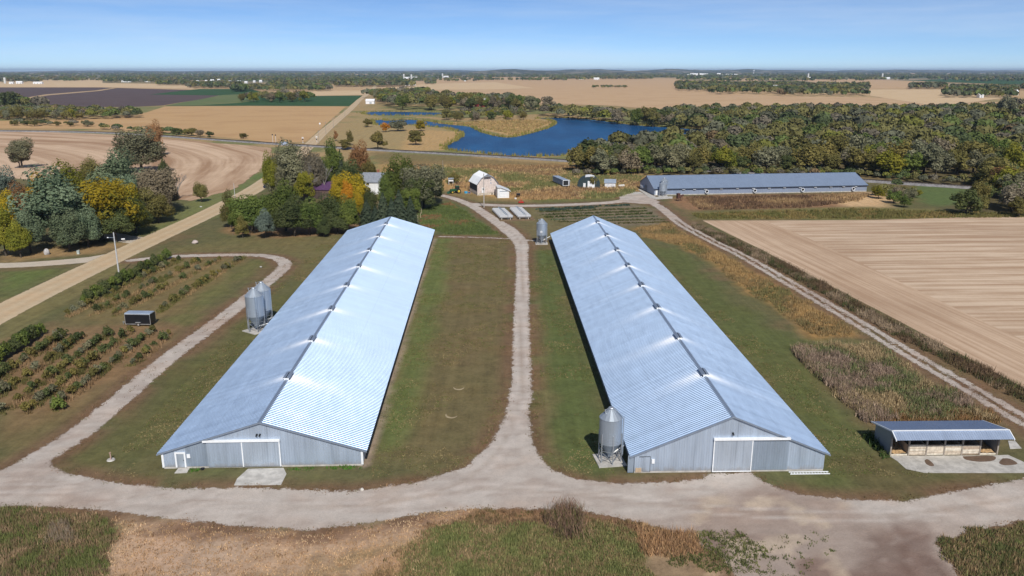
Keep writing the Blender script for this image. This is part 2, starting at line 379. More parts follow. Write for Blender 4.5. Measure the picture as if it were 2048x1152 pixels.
# prairie strip and tall weeds east of the right barn
paint([(1270, 457), (1335, 445), (1360, 460), (1425, 495), (1484, 530), (1562, 573), (1640, 618), (1700, 652), (1718, 674), (1625, 676), (1562, 625), (1484, 575), (1437, 532), (1359, 490), (1289, 474)], A(142, 112, 70), 2, 2, 6)
paint([(1590, 700), (1740, 690), (1900, 790), (2000, 845), (1750, 850), (1700, 800)], A(112, 94, 70), 2, 2, 4)
paint([(1380, 440), (1445, 468), (1523, 500), (1640, 560), (1796, 645), (2048, 776), (2048, 850), (1951, 788), (1796, 698), (1640, 605), (1484, 515), (1370, 455)], A(108, 90, 66), 1.5, 1.5, 5, 0.9)
# bank in front
paint([(200, 1020), (480, 1050), (640, 1060), (860, 1022), (960, 1015), (860, 1100), (820, 1160), (200, 1160)], A(164, 138, 114), 1.2, 1.5, 4)
paint([(300, 1090), (520, 1060), (420, 1160), (300, 1160)], A(166, 144, 124), 1.5, 2, 3, 0.8)
paint([(0, 1012), (200, 1020), (235, 1060), (170, 1160), (0, 1160), (-60, 1160), (-60, 1012)], A(100, 94, 62), 1.2, 1.5, 4)
paint([(830, 1080), (930, 1045), (1180, 1040), (1290, 1075), (1300, 1160), (800, 1160)], A(96, 96, 60), 1.0, 1.5, 3)
paint([(960, 1012), (1180, 1022), (1290, 1045), (1400, 1075), (1370, 1100), (1280, 1075), (1180, 1042), (900, 1042)], A(134, 106, 80), 0.8, 1.2, 3, 0.95)
paint([(1290, 1075), (1410, 1100), (1460, 1160), (1290, 1160)], A(140, 118, 94), 0.8, 1.2, 3, 0.9)
paint([(1860, 1085), (1960, 1055), (2100, 1030), (2100, 1160), (1930, 1160)], A(94, 88, 54), 0.8, 1.2, 3, 0.95)
paint([(1450, 1100), (1620, 1080), (1700, 1160), (1420, 1160)], A(186, 162, 134), 0.8, 1.2, 3)
paint([(210, 1030), (480, 1062), (640, 1070), (860, 1034), (700, 1090), (400, 1085), (240, 1060)], A(118, 94, 76), 0.8, 1.6, 3, 0.85, streaky=1.8)
paint([(560, 1180), (640, 1110), (820, 1080), (860, 1100), (800, 1180)], A(122, 104, 70), 1.0, 1.5, 3, 0.7, streaky=3)
for q_ in ((345, 695), (405, 741), (455, 722)): paint([(q_[0] - 16, q_[1]), (q_[0], q_[1] - 5), (q_[0] + 16, q_[1]), (q_[0], q_[1] + 5)], A(74, 84, 50), 0.7, 0.3, 3, 0.8)
# drip lines along the barns
paint([(-18.6, 88), (-17.4, 88), (-22.1, 227), (-23.3, 227)], A(150, 132, 118), 0.35, 0.3, 2, 0.75, True)
# far country: road verge and marsh
paint([(640, 290), (720, 225), (760, 232), (900, 258), (925, 270), (840, 302), (700, 296)], A(146, 128, 90), 8, 8, 20, 0.9)
paint([(860, 246), (1055, 238), (1120, 244), (1030, 276), (940, 252)], A(166, 138, 96), 3, 2, 14)
paint([(820, 258), (920, 264), (930, 274), (885, 300), (800, 302)], A(164, 136, 94), 4, 3, 14)

# ---------------------------------------------------------------- the farm's gravel, laid as one sheet with worn edges
PG = []   # polygons and lines in metres
front = G([(-160, 960), (0, 943), (45, 925), (95, 925), (125, 945), (250, 969), (380, 978), (470, 975), (570, 978), (700, 983), (830, 966), (930, 935), (980, 890), (1012, 830), (1028, 740),
           (1058, 740), (1058, 830), (1066, 890), (1095, 935), (1150, 958), (1250, 968), (1330, 965), (1405, 958), (1418, 947), (1500, 945), (1530, 965), (1600, 990), (1720, 1000), (1810, 1002), (1900, 985), (2048, 958), (2200, 930),
           (2200, 1010), (2048, 1040), (1960, 1058), (1870, 1085), (1925, 1160), (1960, 1230), (1380, 1230), (1480, 1160), (1440, 1110), (1340, 1062), (1260, 1040), (1180, 1024), (1080, 1018), (960, 1016), (860, 1024), (740, 1046), (620, 1060), (480, 1052), (300, 1032), (235, 1022), (100, 1013), (0, 1012), (-160, 1020)])
centre = smooth_line(G([(1044, 800), (1043, 650), (1045, 560), (1044, 510), (1041, 485), (1018, 461), (985, 438), (945, 412), (905, 396), (870, 388)]), 5)
upper = smooth_line(G([(940, 408), (1000, 411), (1060, 411.5), (1150, 409), (1220, 405), (1270, 399), (1305, 404)]), 4)
track = smooth_line(G([(1290, 400), (1318, 413), (1345, 434), (1367, 451), (1425, 482), (1484, 511), (1562, 556), (1640, 601), (1718, 647), (1796, 694), (1873, 739), (1951, 784), (2060, 848), (2300, 990)]), 4)
loop = smooth_line(G([(30, 945), (150, 872), (232, 806), (330, 722), (420, 655), (480, 609), (530, 568), (565, 538), (568, 524), (545, 514), (500, 510), (400, 511), (330, 514), (262, 521)]), 5)
cross = G([(880, 473), (960, 475), (1030, 478), (1075, 482)])
apron = G([(1238, 385), (1280, 384), (1320, 404), (1290, 408), (1240, 404)])
gy = np.array(steps(60, 112, 0.6) + steps(112, 236, 0.9) + steps(236, 345, 1.6)); gx = np.array(steps(-100, 100, 0.8))
QX, QY = np.meshgrid(gx, gy); qs = QX.shape; qx = QX.ravel(); qy = QY.ravel()
def gravel_edge(x, y):
    s = poly_sdf(x, y, front)
    s2, d2 = line_sdf(x, y, centre, np.interp(np.arange(len(centre)), [0, 15, 25, 30, len(centre)], [1.5, 1.55, 2.6, 2.0, 1.6])); s = np.maximum(s, s2)
    s3, d3 = line_sdf(x, y, upper, np.full(len(upper), 2.4)); s = np.maximum(s, s3)
    s4, d4 = line_sdf(x, y, track, np.full(len(track), 1.75)); s = np.maximum(s, np.minimum(s4, d4 * 1.3 - 0.62 + 2.2 * sst(y, 250, 280)))
    s5, d5 = line_sdf(x, y, loop, np.interp(np.arange(len(loop)), [0, 20, len(loop)], [1.9, 1.7, 1.5])); s = np.maximum(s, np.minimum(s5, d5 * 0.9 + 0.12 + 1.5 * sst(-y, -112, -100)))
    s6, d6 = line_sdf(x, y, cross, np.full(4, 0.55)); s = np.maximum(s, s6)
    return np.maximum(s, poly_sdf(x, y, apron))
qe = gravel_edge(qx, qy)
# trampled dirt and dead grass along the edges of the gravel
m = (X > -105) & (X < 105) & (Y > 58) & (Y < 345)
ge = gravel_edge(X[m], Y[m]); nn = fbm(X[m], Y[m], 5, 55)
t = sst(-ge, 3.4, 0.4) * sst(nn, 0.25, 0.55) * 0.85 * sst(X[m] + Y[m] * 0 + 200, 0, 1)
base[m] = base[m] * (1 - t[:, None]) + np.array(A(108, 84, 66))[None, :] * t[:, None]
base *= 1.28
idx = np.arange(ny * nx).reshape(ny, nx)
F = np.stack([idx[:-1, :-1], idx[:-1, 1:], idx[1:, 1:], idx[1:, :-1]], -1).reshape(-1, 4)
me = np_mesh('ground', np.stack([X, Y, np.zeros_like(X)], 1), F); set_col(me, 'col', base)
tag(newobj('ground', me, mat_ground('grass_and_soil', var=0.5)), kind='structure')
def masked_grid(name, qx, qy, qs, keep, z, col, edge, m):
    k = keep.reshape(qs); cell = k[:-1, :-1] | k[1:, :-1] | k[:-1, 1:] | k[1:, 1:]
    id_ = np.arange(qs[0] * qs[1]).reshape(qs)
    F = np.stack([id_[:-1, :-1], id_[:-1, 1:], id_[1:, 1:], id_[1:, :-1]], -1)[cell]
    u, inv = np.unique(F.ravel(), return_inverse=True)
    me = np_mesh(name, np.stack([qx[u], qy[u], np.full(len(u), z)], 1), inv.reshape(-1, 4)); set_col(me, 'col', col[u]); set_f(me, 'edge', edge[u])
    return tag(newobj(name, me, m), kind='structure')
gc = np.tile(np.array(A(192, 182, 173)), (len(qx), 1))
def gb(t, c):
    global gc
    gc = gc * (1 - t[:, None]) + np.array(c)[None, :] * t[:, None]
gb(sst(fbm(qx, qy, 9, 4), 0.5, 0.7) * 0.45, A(176, 158, 146)); gb(sst(fbm(qx, qy, 2.5, 8), 0.55, 0.8) * 0.4, A(166, 150, 140))
yard = sst(poly_sdf(qx, qy, G([(1380, 1000), (1520, 960), (1720, 1005), (1850, 1040), (1900, 1110), (1960, 1200), (1380, 1200)])) + (fbm(qx, qy, 5, 12) - .5) * 6, -1, 3)
gb(yard * 0.75, A(158, 140, 128)); gb(yard * sst(fbm(qx, qy, 6, 14, 4), 0.48, 0.6) * 0.8, A(128, 106, 96)); gb(yard * sst(fbm(qx, qy, 4, 19, 4), 0.58, 0.68) * 0.8, A(196, 178, 158))
dk = sst(poly_sdf(qx, qy, G([(1690, 1050), (1840, 1050), (1890, 1110), (1930, 1190), (1720, 1190)])) + (fbm(qx, qy, 4, 23) - .5) * 5, -1, 2); gb(dk * 0.35, A(124, 102, 92)); gb(dk * sst(fbm(qx, qy, 1.6, 41, 4), 0.5, 0.62) * 0.5, A(110, 88, 78))
def ruts(line, w0, k):
    d = line_sdf(qx, qy, line, np.zeros(len(line)))[1]; gb(sst(np.abs(d - w0), 0.45, 0.1) * k * (0.5 + fbm(qx, qy, 6, 61)), A(206, 196, 188)); gb(sst(d, 0.42, 0.05) * k * 0.8, A(164, 148, 134))
ruts(centre, 0.75, 0.55); ruts(upper, 0.8, 0.4)
mainline = smooth_line(G([(-160, 985), (100, 975), (300, 1000), (520, 1018), (740, 1012), (960, 978), (1150, 990), (1330, 1010), (1600, 1030), (1850, 1025), (2200, 965)]), 5); ruts(mainline, 0.85, 0.45)
lp2 = smooth_line(G([(100, 960), (300, 992), (600, 1012), (800, 1000), (930, 960), (1010, 880), (1040, 780)]), 5); ruts(lp2, 0.85, 0.4)
gb(sst(fbm(qx, qy * 3, 3.5, 91, 4), 0.52, 0.62) * 0.3, A(150, 132, 120))
M_GRAVEL = mat_ground('gravel', True, 0.4, var=0.24, amp=1.0, fine=3.5, soft=0.1, bump=0.35)
masked_grid('gravel_drive', qx, qy, qs, qe > -1.7, 0.008, gc, qe, M_GRAVEL)

for cx_, cy_, r_, a0 in ((904, 829, 0.85, 2.9), (918, 774, 0.8, 3.2)):    # pale scrapes left in the turf by a turning wheel
    c_ = gp(cx_, cy_); V = []; 
    for k in range(25):
        a_ = a0 + k / 24 * 3.0; wv_ = 0.16 * math.sin(k / 24 * math.pi) + 0.02
        for rr_ in (r_ - wv_, r_ + wv_): V.append((c_[0] + math.cos(a_) * rr_, c_[1] + math.sin(a_) * rr_ * 1.3, 0.012))
    o_ = newobj('turf_scrape', np_mesh('turf_scrape', V, [(2 * k, 2 * k + 2, 2 * k + 3, 2 * k + 1) for k in range(24)]), plain('dead_turf', A(168, 152, 122), 0.95)); tag(o_, kind='structure')
# public gravel road with its driveways
road = smooth_line(G([(-260, 770), (0, 627), (140, 557), (300, 481), (440, 415), (541, 357), (621, 289), (655, 257), (700, 219), (718, 201)]), 5)
rd2 = [gp(734, 189), gp(749, 175), gp(760, 157)]
RP = np.vstack([road, rd2])
V = []; Fq = []; ED = []; off = [-1.45, -1.0, -0.8, -0.4, 0, 0.4, 0.8, 1.0, 1.45]
dense = [RP[0]]
for a, b in zip(RP[:-1], RP[1:]):
    L = np.hypot(*(b - a)); k = max(1, int(L / (3 if a[1] < 400 else 25)))
    dense += [a + (b - a) * (i + 1) / k for i in range(k)]
dense = np.array(dense); tg = np.gradient(dense, axis=0); tg /= np.linalg.norm(tg, axis=1)[:, None]; nr = np.stack([tg[:, 1], -tg[:, 0]], 1)
HW = 4.1
for i, (p, q) in enumerate(zip(dense, nr)):
    hw = HW + max(0, p[1] - 900) * 0.001; zz = 0.012 + max(0, p[1] - 300) * 0.0003
    for o_ in off:
        V.append((p[0] + q[0] * o_ * hw, p[1] + q[1] * o_ * hw, zz)); ED.append((1 - abs(o_)) * hw)
no = len(off)
for i in range(len(dense) - 1):
    for j in range(no - 1): Fq.append((i * no + j, i * no + j + 1, (i + 1) * no + j + 1, (i + 1) * no + j))
V = np.array(V); ED = np.array(ED)
me = np_mesh('public_road', V, Fq); rc = np.tile(np.array(A(198, 178, 148)), (len(V), 1))
lane = np.abs(np.abs(ED - 2.3)); tt = sst(lane, 1.0, 0.2) * 0.5
rc = rc * (1 - tt[:, None]) + np.array(A(186, 158, 124))[None, :] * tt[:, None]
set_col(me, 'col', rc); set_f(me, 'edge', ED)
M_ROAD = mat_ground('road_gravel', True, 0.3, var=0.2, amp=0.5, fine=2.5, soft=0.15, bump=0.25)
tag(newobj('public_road', me, M_ROAD), kind='structure')
# driveways to the tree-shaded house on the left
gy2 = np.array(steps(165, 240, 1.0)); gx2 = np.array(steps(-160, -75, 1.0)); Q2 = np.meshgrid(gx2, gy2); q2x = Q2[0].ravel(); q2y = Q2[1].ravel()
dl1 = smooth_line(G([(-120, 528), (0, 531), (100, 526), (180, 519), (235, 510)]), 4); dl2 = smooth_line(G([(150, 462), (215, 470), (255, 478), (295, 482)]), 4)
e2 = np.maximum(line_sdf(q2x, q2y, dl1, np.linspace(2.4, 3.6, len(dl1)))[0], line_sdf(q2x, q2y, dl2, np.linspace(2.2, 4.5, len(dl2)))[0])
masked_grid('driveway', q2x, q2y, Q2[0].shape, e2 > -1.5, 0.006, np.tile(np.array(A(196, 184, 168)), (len(q2x), 1)), e2, M_ROAD)

# ---------------------------------------------------------------- fields
def mat_field(name, c1, c2, c3, ang, width, stretch=30.0, attr=None, mottled=0.3, amt=1.0):
    n = N(name); p = n.pos()
    if attr:
        r = n.attr(attr, 'Fac'); sx = n.new('ShaderNodeSeparateXYZ'); n.t.links.new(p, sx.inputs[0])
        cb = n.new('ShaderNodeCombineXYZ'); n.put(cb.inputs[0], r); n.put(cb.inputs[1], n.math('ADD', sx.outputs[0], sx.outputs[1])); v = cb.outputs[0]
    else: v = n.map(p, (1, 1, 1), (0, 0, -ang))
    s1 = n.noise(n.map(v, (1 / width, 1 / (width * stretch), 1)), 1.0, 3, 0.6, 0.3)
    s2 = n.noise(n.map(v, (3.1 / width, 2.2 / (width * stretch), 1)), 1.0, 3, 0.65)
    s3 = n.noise(p, 0.02, 4, 0.6); s4 = n.noise(p, 0.9, 4, 0.7); s5 = n.noise(p, 0.12, 4, 0.65)
    f = n.math('ADD', n.math('MULTIPLY', n.math('SUBTRACT', s1, 0.5), 1.5 * amt), n.math('MULTIPLY', n.math('SUBTRACT', s2, 0.5), 0.8 * amt))
    f = n.math('ADD', f, n.math('ADD', n.math('MULTIPLY', n.math('SUBTRACT', s4, 0.5), 0.5), n.math('MULTIPLY', n.math('SUBTRACT', s5, 0.5), 0.6)))
    c = n.mix(n.math('ADD', f, 0.5, True), c1, c2)
    c = n.mix(n.math('MULTIPLY', n.ramp(s3, 0.45, 0.68), mottled), c, c3)
    n.bump(s4, 0.25, 0.1)
    return n.done(c, 0.95, 0, 0.1)
def field(name, pxs, z, m, label=None):
    P = G(pxs); me = bpy.data.meshes.new(name)
    me.from_pydata([(p[0], p[1], z) for p in P], [], [tuple(range(len(P)))]); me.update()
    if me.polygons[0].normal.z < 0: me.flip_normals()
    return tag(newobj(name, me, m), kind='structure')
tr = G([(1367, 451), (1873, 739)]); TA = math.atan2(tr[1][1] - tr[0][1], tr[1][0] - tr[0][0]) - math.pi / 2
st1, st2, st3 = A(178, 149, 123), A(214, 191, 166), A(162, 135, 112)
f1 = field('harvested_field', [(1405, 441), (1560, 441), (1750, 440), (1950, 434), (2048, 433), (2300, 432), (2300, 910), (2048, 776), (1890, 692), (1796, 641), (1640, 561), (1523, 499), (1460, 469)], 0.010, mat_field('stubble_east', st1, st2, st3, math.pi / 2 + R(2), 2.6, 22, mottled=0.35, amt=2.6))
hd = field('headland', [(1405, 441), (1530, 441), (1620, 478), (1760, 545), (1960, 640), (2100, 705), (2300, 800), (2300, 910), (2048, 776), (1890, 692), (1796, 641), (1640, 561), (1523, 499), (1460, 469)], 0.016, mat_field('stubble_headland', st1, A(210, 184, 158), st3, TA, 1.5, 40, mottled=0.3, amt=1.9))
hd.parent = f1
del hd['kind']
# west field: rows follow its borders
PW = G([(-500, 262), (0, 261), (200, 268), (330, 276), (430, 286), (500, 291), (543, 296), (541, 312), (520, 340), (470, 378), (385, 402), (330, 398), (200, 380), (0, 352), (-500, 350)])
wy = np.array(steps(270, 700, 4)); wx = np.array(steps(-520, -70, 4)); WQ = np.meshgrid(wx, wy); wqx = WQ[0].ravel(); wqy = WQ[1].ravel()
we = poly_sdf(wqx, wqy, PW)
b1 = G([(543, 292), (541, 312), (520, 340), (470, 378), (385, 405)]); b2 = G([(-500, 262), (0, 261), (330, 274), (543, 292)])
d1 = line_sdf(wqx, wqy, b1, np.zeros(5))[1]; d2 = line_sdf(wqx, wqy, b2, np.zeros(4))[1]
k_ = 25.0; row = -k_ * np.log(np.exp(-d1 / k_) + np.exp(-d2 * 0.8 / k_))
o = masked_grid('harvested_field', wqx, wqy, WQ[0].shape, we > -4, 0.02, np.zeros((len(wqx), 3)), we, None)
set_f(o.data, 'row', np.zeros(len(o.data.vertices)))
co = np.zeros(len(o.data.vertices) * 3, np.float32); o.data.vertices.foreach_get('co', co); co = co.reshape(-1, 3)
lut = {(round(float(a), 2), round(float(b), 2)): r for a, b, r in zip(wqx, wqy, row)}
o.data.attributes['row'].data.foreach_set('value', np.array([lut[(round(float(a), 2), round(float(b), 2))] for a, b, _ in co], np.float32))
mw = mat_field('stubble_west', A(166, 134, 106), A(212, 184, 156), A(164, 132, 106), 0, 11.0, 9, 'row', 0.3, 2.2); o.data.materials.append(mw)
nw = mw.node_tree; NN = N.__new__(N); NN.m = mw; NN.t = nw; NN.n = nw.nodes; NN.b = nw.nodes['Principled BSDF']; NN.out = nw.nodes['Material Output']
e = NN.attr('edge', 'Fac'); NN.done(None, 0.95, 0, 0.1, NN.ramp(NN.math('ADD', e, NN.math('MULTIPLY', NN.math('SUBTRACT', NN.noise(NN.pos(), 0.15, 3), 0.5), 5.0)), -0.6, 0.6))
def fmat(n_, c1, c2, c3, ang=1.2, width=6, mott=0.35, amt=0.8): return mat_field(n_, c1, c2, c3, ang, width, 30, None, mott, amt)
M_CORN = fmat('ripe_corn', A(186, 150, 108), A(202, 168, 124), A(170, 132, 92), R(85), 5)
M_STUB = fmat('stubble_far', A(188, 156, 120), A(208, 178, 142), A(176, 140, 106), R(88), 14)
M_STUB2 = fmat('stubble_far_pale', A(206, 178, 140), A(216, 190, 154), A(190, 160, 124), R(92), 14)
M_PLOW = fmat('ploughed_soil', A(92, 78, 78), A(104, 90, 88), A(84, 72, 72), R(80), 9, 0.5)
M_LUC = fmat('green_crop', A(52, 82, 52), A(62, 92, 56), A(74, 98, 62), R(85), 9, 0.5)
M_LIGHTG = fmat('pale_green_crop', A(96, 112, 72), A(110, 122, 80), A(128, 124, 84), R(60), 10, 0.5)
M_STRAW = fmat('straw_strip', A(176, 150, 118), A(190, 164, 130), A(160, 136, 104), R(70), 5, 0.3)
field('corn_field', [(-400, 235), (0, 242), (120, 240), (270, 232), (330, 213), (500, 212), (692, 213), (655, 246), (612, 283), (560, 287), (450, 275), (330, 265), (200, 258), (-400, 255)], 0.06, M_CORN)
field('ploughed_field', [(-400, 176), (0, 175), (200, 175), (385, 180), (360, 186), (330, 189), (425, 190), (438, 191), (395, 200), (360, 205), (325, 211), (260, 214), (50, 214), (-400, 214)], 0.10, M_PLOW)
field('grass_strip', [(48, 196), (90, 189), (190, 181), (225, 176), (235, 176), (200, 182), (95, 191), (55, 198)], 0.16, M_STRAW)
field('alfalfa_field', [(300, 189), (360, 182), (400, 178), (500, 178), (560, 193), (725, 191), (715, 199), (698, 212.5), (500, 211.5), (330, 212), (360, 206), (400, 200), (440, 191)], 0.13, M_LUC)
field('pale_crop', [(330, 211.5), (365, 205), (400, 199), (445, 190), (510, 188), (520, 200), (480, 206), (400, 211)], 0.19, M_LIGHTG)
field('stubble_strip', [(600, 192), (618, 182), (725, 181), (727, 190)], 0.18, M_STUB2)
field('stubble_field', [(-700, 158), (60, 160), (130, 158), (170, 155), (205, 157), (205, 166), (320, 168), (380, 172), (390, 178), (200, 174.5), (-700, 174)], 0.2, M_STUB2)
field('stubble_field', [(760, 175), (860, 157), (1010, 153.5), (1110, 154), (1360, 158), (1350, 175), (1420, 183), (1540, 192), (1740, 195), (2030, 206), (2400, 214), (2400, 228), (1700, 224), (1340, 222), (1230, 212), (1050, 206), (800, 184)], 0.2, M_STUB)
field('pale_stubble', [(765, 176), (850, 168), (990, 164.5), (1068, 176.5), (990, 179), (830, 180)], 0.35, M_STUB2)
field('pale_stubble', [(1740, 179), (1890, 179), (2010, 196), (1920, 208), (1850, 209), (1740, 192)], 0.35, M_STUB2)
field('stubble_field', [(1580, 159), (1700, 157.5), (1850, 163), (1880, 172), (1820, 178), (1735, 178), (1690, 172)], 0.3, M_STUB)
field('green_field', [(1830, 160), (1900, 157.5), (2400, 158), (2400, 173), (2040, 170), (1880, 163.5)], 0.32, M_LUC)
field('corn_field', [(1905, 242), (1960, 241), (2100, 243), (2100, 252), (1920, 252)], 0.06, M_CORN)

# ---------------------------------------------------------------- ponds
n = N('pond_water'); p = n.pos()
wv = n.math('ADD', n.noise(n.map(p, (0.7, 0.22, 1)), 1.0, 4, 0.6), n.math('MULTIPLY', n.noise(n.map(p, (0.12, 0.05, 1)), 1.0, 3), 0.8))
n.bump(wv, 0.9, 0.55)
gu = n.noise(n.map(p, (0.03, 0.008, 1)), 1.0, 4, 0.6)
M_WATER = n.done(n.mix(n.ramp(gu, 0.35, 0.7), (0.005, 0.052, 0.150), (0.011, 0.092, 0.235)), 0.3, 0, 0.02)
Z2 = lambda P: [(600 + a / 2.88, 100 + b / 2.88) for a, b in P]
POND = Z2([(425, 407), (470, 402), (500, 408), (640, 402), (760, 415), (860, 430), (960, 440), (1010, 455), (1060, 480), (1170, 503), (1240, 500), (1330, 480), (1430, 450), (1475, 420), (1440, 402), (1370, 393), (1500, 391), (1700, 404), (1850, 424), (2016, 440), (2200, 452), (2500, 476), (2380, 500), (2150, 500), (1980, 510), (1850, 535), (1700, 575), (1550, 603), (1400, 612), (1150, 605), (1000, 590), (870, 576), (835, 560), (860, 545), (935, 497), (930, 475), (860, 452), (740, 441), (650, 433), (560, 431), (480, 436), (430, 425)])
POND2 = Z2([(370, 362), (450, 356), (700, 359), (870, 364), (815, 374), (600, 377), (400, 374)])
def water(pxs, label):
    P = smooth_line(G(pxs + [pxs[0]]), 3)[:-1]; me = bpy.data.meshes.new('pond'); me.from_pydata([(a, b, 0.05) for a, b in P], [], [tuple(range(len(P)))]); me.update()
    if me.polygons[0].normal.z < 0: me.flip_normals()
    return tag(newobj('pond', me, M_WATER), kind='structure'), P
_, PW1 = water(POND, ''); _, PW2 = water(POND2, '')

# ---------------------------------------------------------------- railway
RL = smooth_line(G([(-500, 258), (0, 262.5), (200, 266), (330, 273), (450, 281.5), (560, 289), (620, 292.5), (740, 300), (860, 306.5), (1000, 314.5), (1140, 323), (1380, 339), (1600, 354), (1850, 370.5), (1960, 377.5), (2200, 394)]), 6)
tg = np.gradient(RL, axis=0); tg /= np.linalg.norm(tg, axis=1)[:, None]; nrm = np.stack([tg[:, 1], -tg[:, 0]], 1)
def strip(name, offs, m, parent=None):
    V = []; k = len(offs)
    for p, q in zip(RL, nrm):
        for o_, z in offs: V.append((p[0] + q[0] * o_, p[1] + q[1] * o_, z))
    F = [(i * k + j, i * k + j + 1, (i + 1) * k + j + 1, (i + 1) * k + j) for i in range(len(RL) - 1) for j in range(k - 1)]
    me = np_mesh(name, V, F); o = newobj(name, me, m, parent); return o
M_BAL = plain('ballast_stone', (0.22, 0.21, 0.21), 0.95, 0, 0.1, 0.25, 0.6)
M_RAIL = plain('rail_steel', (0.10, 0.075, 0.06), 0.5, 0.5)
M_TIE = plain('tie_wood', (0.07, 0.055, 0.045), 0.9)
rw = strip('railway', [(-3.6, 0.02), (-2.0, 0.75), (2.0, 0.75), (3.6, 0.02)], M_BAL); tag(rw, kind='structure')
for o_ in (-0.75, 0.75): strip('rail', [(o_ - 0.07, 0.87), (o_ - 0.07, 1.03), (o_ + 0.07, 1.03), (o_ + 0.07, 0.87)], M_RAIL, rw)
tm = MB(); cs = np.concatenate([[0], np.cumsum(np.hypot(*np.diff(RL, axis=0).T))])
for s_ in np.arange(0, cs[-1], 1.2):
    x = np.interp(s_, cs, RL[:, 0]); y = np.interp(s_, cs, RL[:, 1]); a = np.interp(s_, cs, nrm[:, 0]); b = np.interp(s_, cs, nrm[:, 1])
    if abs(x) > 330: continue
    tm.bar((x - a * 1.3, y - b * 1.3, 0.80), (x + a * 1.3, y + b * 1.3, 0.80), 0.12, 0.08)
tag(tm.build('sleepers', M_TIE, rw), kind='stuff')
# ---------------------------------------------------------------- ribbed sheet metal
def sheet(name, o, u, v, n, L, top, m, parent, pitch=0.3, rw=0.10, rh=0.035, rows=1, bottom=None, attr=None):
    o, u, v, n = (np.array(a, float) for a in (o, u, v, n))
    us = []; hs = []
    k = 0.0
    while k < L - 1e-6:
        for d, h in ((0, 0), (pitch - rw, 0), (pitch - rw * 0.72, rh), (pitch - rw * 0.28, rh)):
            if k + d <= L: us.append(k + d); hs.append(h)
        k += pitch
    us.append(L); hs.append(0); us = np.array(us); hs = np.array(hs); cols = len(us)
    V = []
    tp = np.array([top(a) if callable(top) else top for a in us]); bt = np.array([bottom(a) if callable(bottom) else 0.0 for a in us])
    for r in range(rows + 1):
        t = r / rows; w_ = bt + (tp - bt) * t
        V.append(o[None] + us[:, None] * u + w_[:, None] * v + hs[:, None] * n)
    V = np.vstack(V)
    F = [(r * cols + i, r * cols + i + 1, (r + 1) * cols + i + 1, (r + 1) * cols + i) for r in range(rows) for i in range(cols - 1)]
    me = np_mesh(name, V, F)
    if np.dot(np.array(me.polygons[0].normal), n) < 0: me.flip_normals()
    if attr is not None:
        cl = np.concatenate([attr(us, r / rows) for r in range(rows + 1)]); set_f(me, 'clean', cl)
    return newobj(name, me, m, parent)

def gable_roof(t, W, L, eave, ridge, oh, front_oh, m, vents=(), rows=13, pitch=0.46, rh=0.066):
    hw = W / 2 + oh; sl = math.hypot(hw, ridge - eave); L2 = L + 2 * front_oh
    for s in (-1, 1):
        dv = np.array((s * hw, 0, eave - ridge)) / sl; nn = np.array((s * (ridge - eave), 0, hw)) / sl
        def cl(us, tt, s=s):
            d = tt * sl; c = np.zeros(len(us))
            for v0 in vents:
                x = us - front_oh - v0
                h1 = math.sin(v0 * 12.9 + s) * 0.5 + 0.5; h2 = math.sin(v0 * 7.7 + s * 2) * 0.5 + 0.5; xs_ = x + 0.12 * d * (h1 - 0.3)
                fan = (0.75 + 0.4 * h2) * np.exp(-(xs_ / (0.95 + 0.12 * d)) ** 2) * math.exp(-(d / (1.6 + 1.2 * h1)) ** 1.4)
                band = (0.05 + 0.12 * h2) * np.exp(-(xs_ / (1.3 + 0.6 * h1)) ** 2) * math.exp(-d / (6.0 + 5 * h2))
                c = np.maximum(c, np.clip(1.25 * fan + band, 0, 1))
            return c
        sheet('roof_sheeting', (0, -front_oh, ridge), (0, 1, 0), dv, nn, L2, sl, m, t, pitch, 0.21, rh, rows, None, cl)
        b = MB()   # under-deck and eave fascia, kept just below the sheets
        e = (s * hw, eave); q = (0, ridge)
        off = np.array((nn[0], nn[2])) * -0.03; off2 = np.array((nn[0], nn[2])) * -0.16
        b.prism([(q[0] + 0, q[1] - 0.035), (e[0] + off[0], e[1] + off[1]), (e[0] + off2[0], e[1] + off2[1]), (0, ridge - 0.19)], -front_oh + 0.02, L2 - front_oh - 0.02)
        b.build('roof_deck', M_RIDGE, t)
    c = MB(); a = 0.27
    dz = (ridge - eave) / hw * a
    c.prism([(-a, ridge - dz + 0.06), (0, ridge + 0.075), (a, ridge - dz + 0.06), (a, ridge - dz + 0.045), (0, ridge + 0.055), (-a, ridge - dz + 0.045)], -front_oh - 0.03, L2 - front_oh + 0.03)
    c.build('ridge_cap', M_RIDGE, t)
    return hw, sl

def ridge_vent(t, y, ridge, slope, Lv=2.3):
    d = MB(); a = 0.5; k = slope
    d.box(-0.36, 0.36, y - Lv / 2 + 0.04, y + Lv / 2 - 0.04, ridge - 0.12, ridge + 0.24)
    v = d.build('ridge_vent', M_DARK, t)
    for s in (-1, 1):
        c = MB()
        c.prism([(s * 0.06, ridge + 0.40), (s * 0.50, ridge + 0.40 - 0.44 * k), (s * 0.50, ridge + 0.34 - 0.44 * k), (s * 0.06, ridge + 0.36)], y - Lv / 2, y + Lv / 2)
        c.build('vent_hood', M_RIDGE, v)
    for yy in (y - Lv / 2 - 0.05, y + Lv / 2 + 0.01): MB().box(-0.34, 0.34, yy, yy + 0.04, ridge - 0.1, ridge + 0.26).build('vent_end', M_TRIM, v)

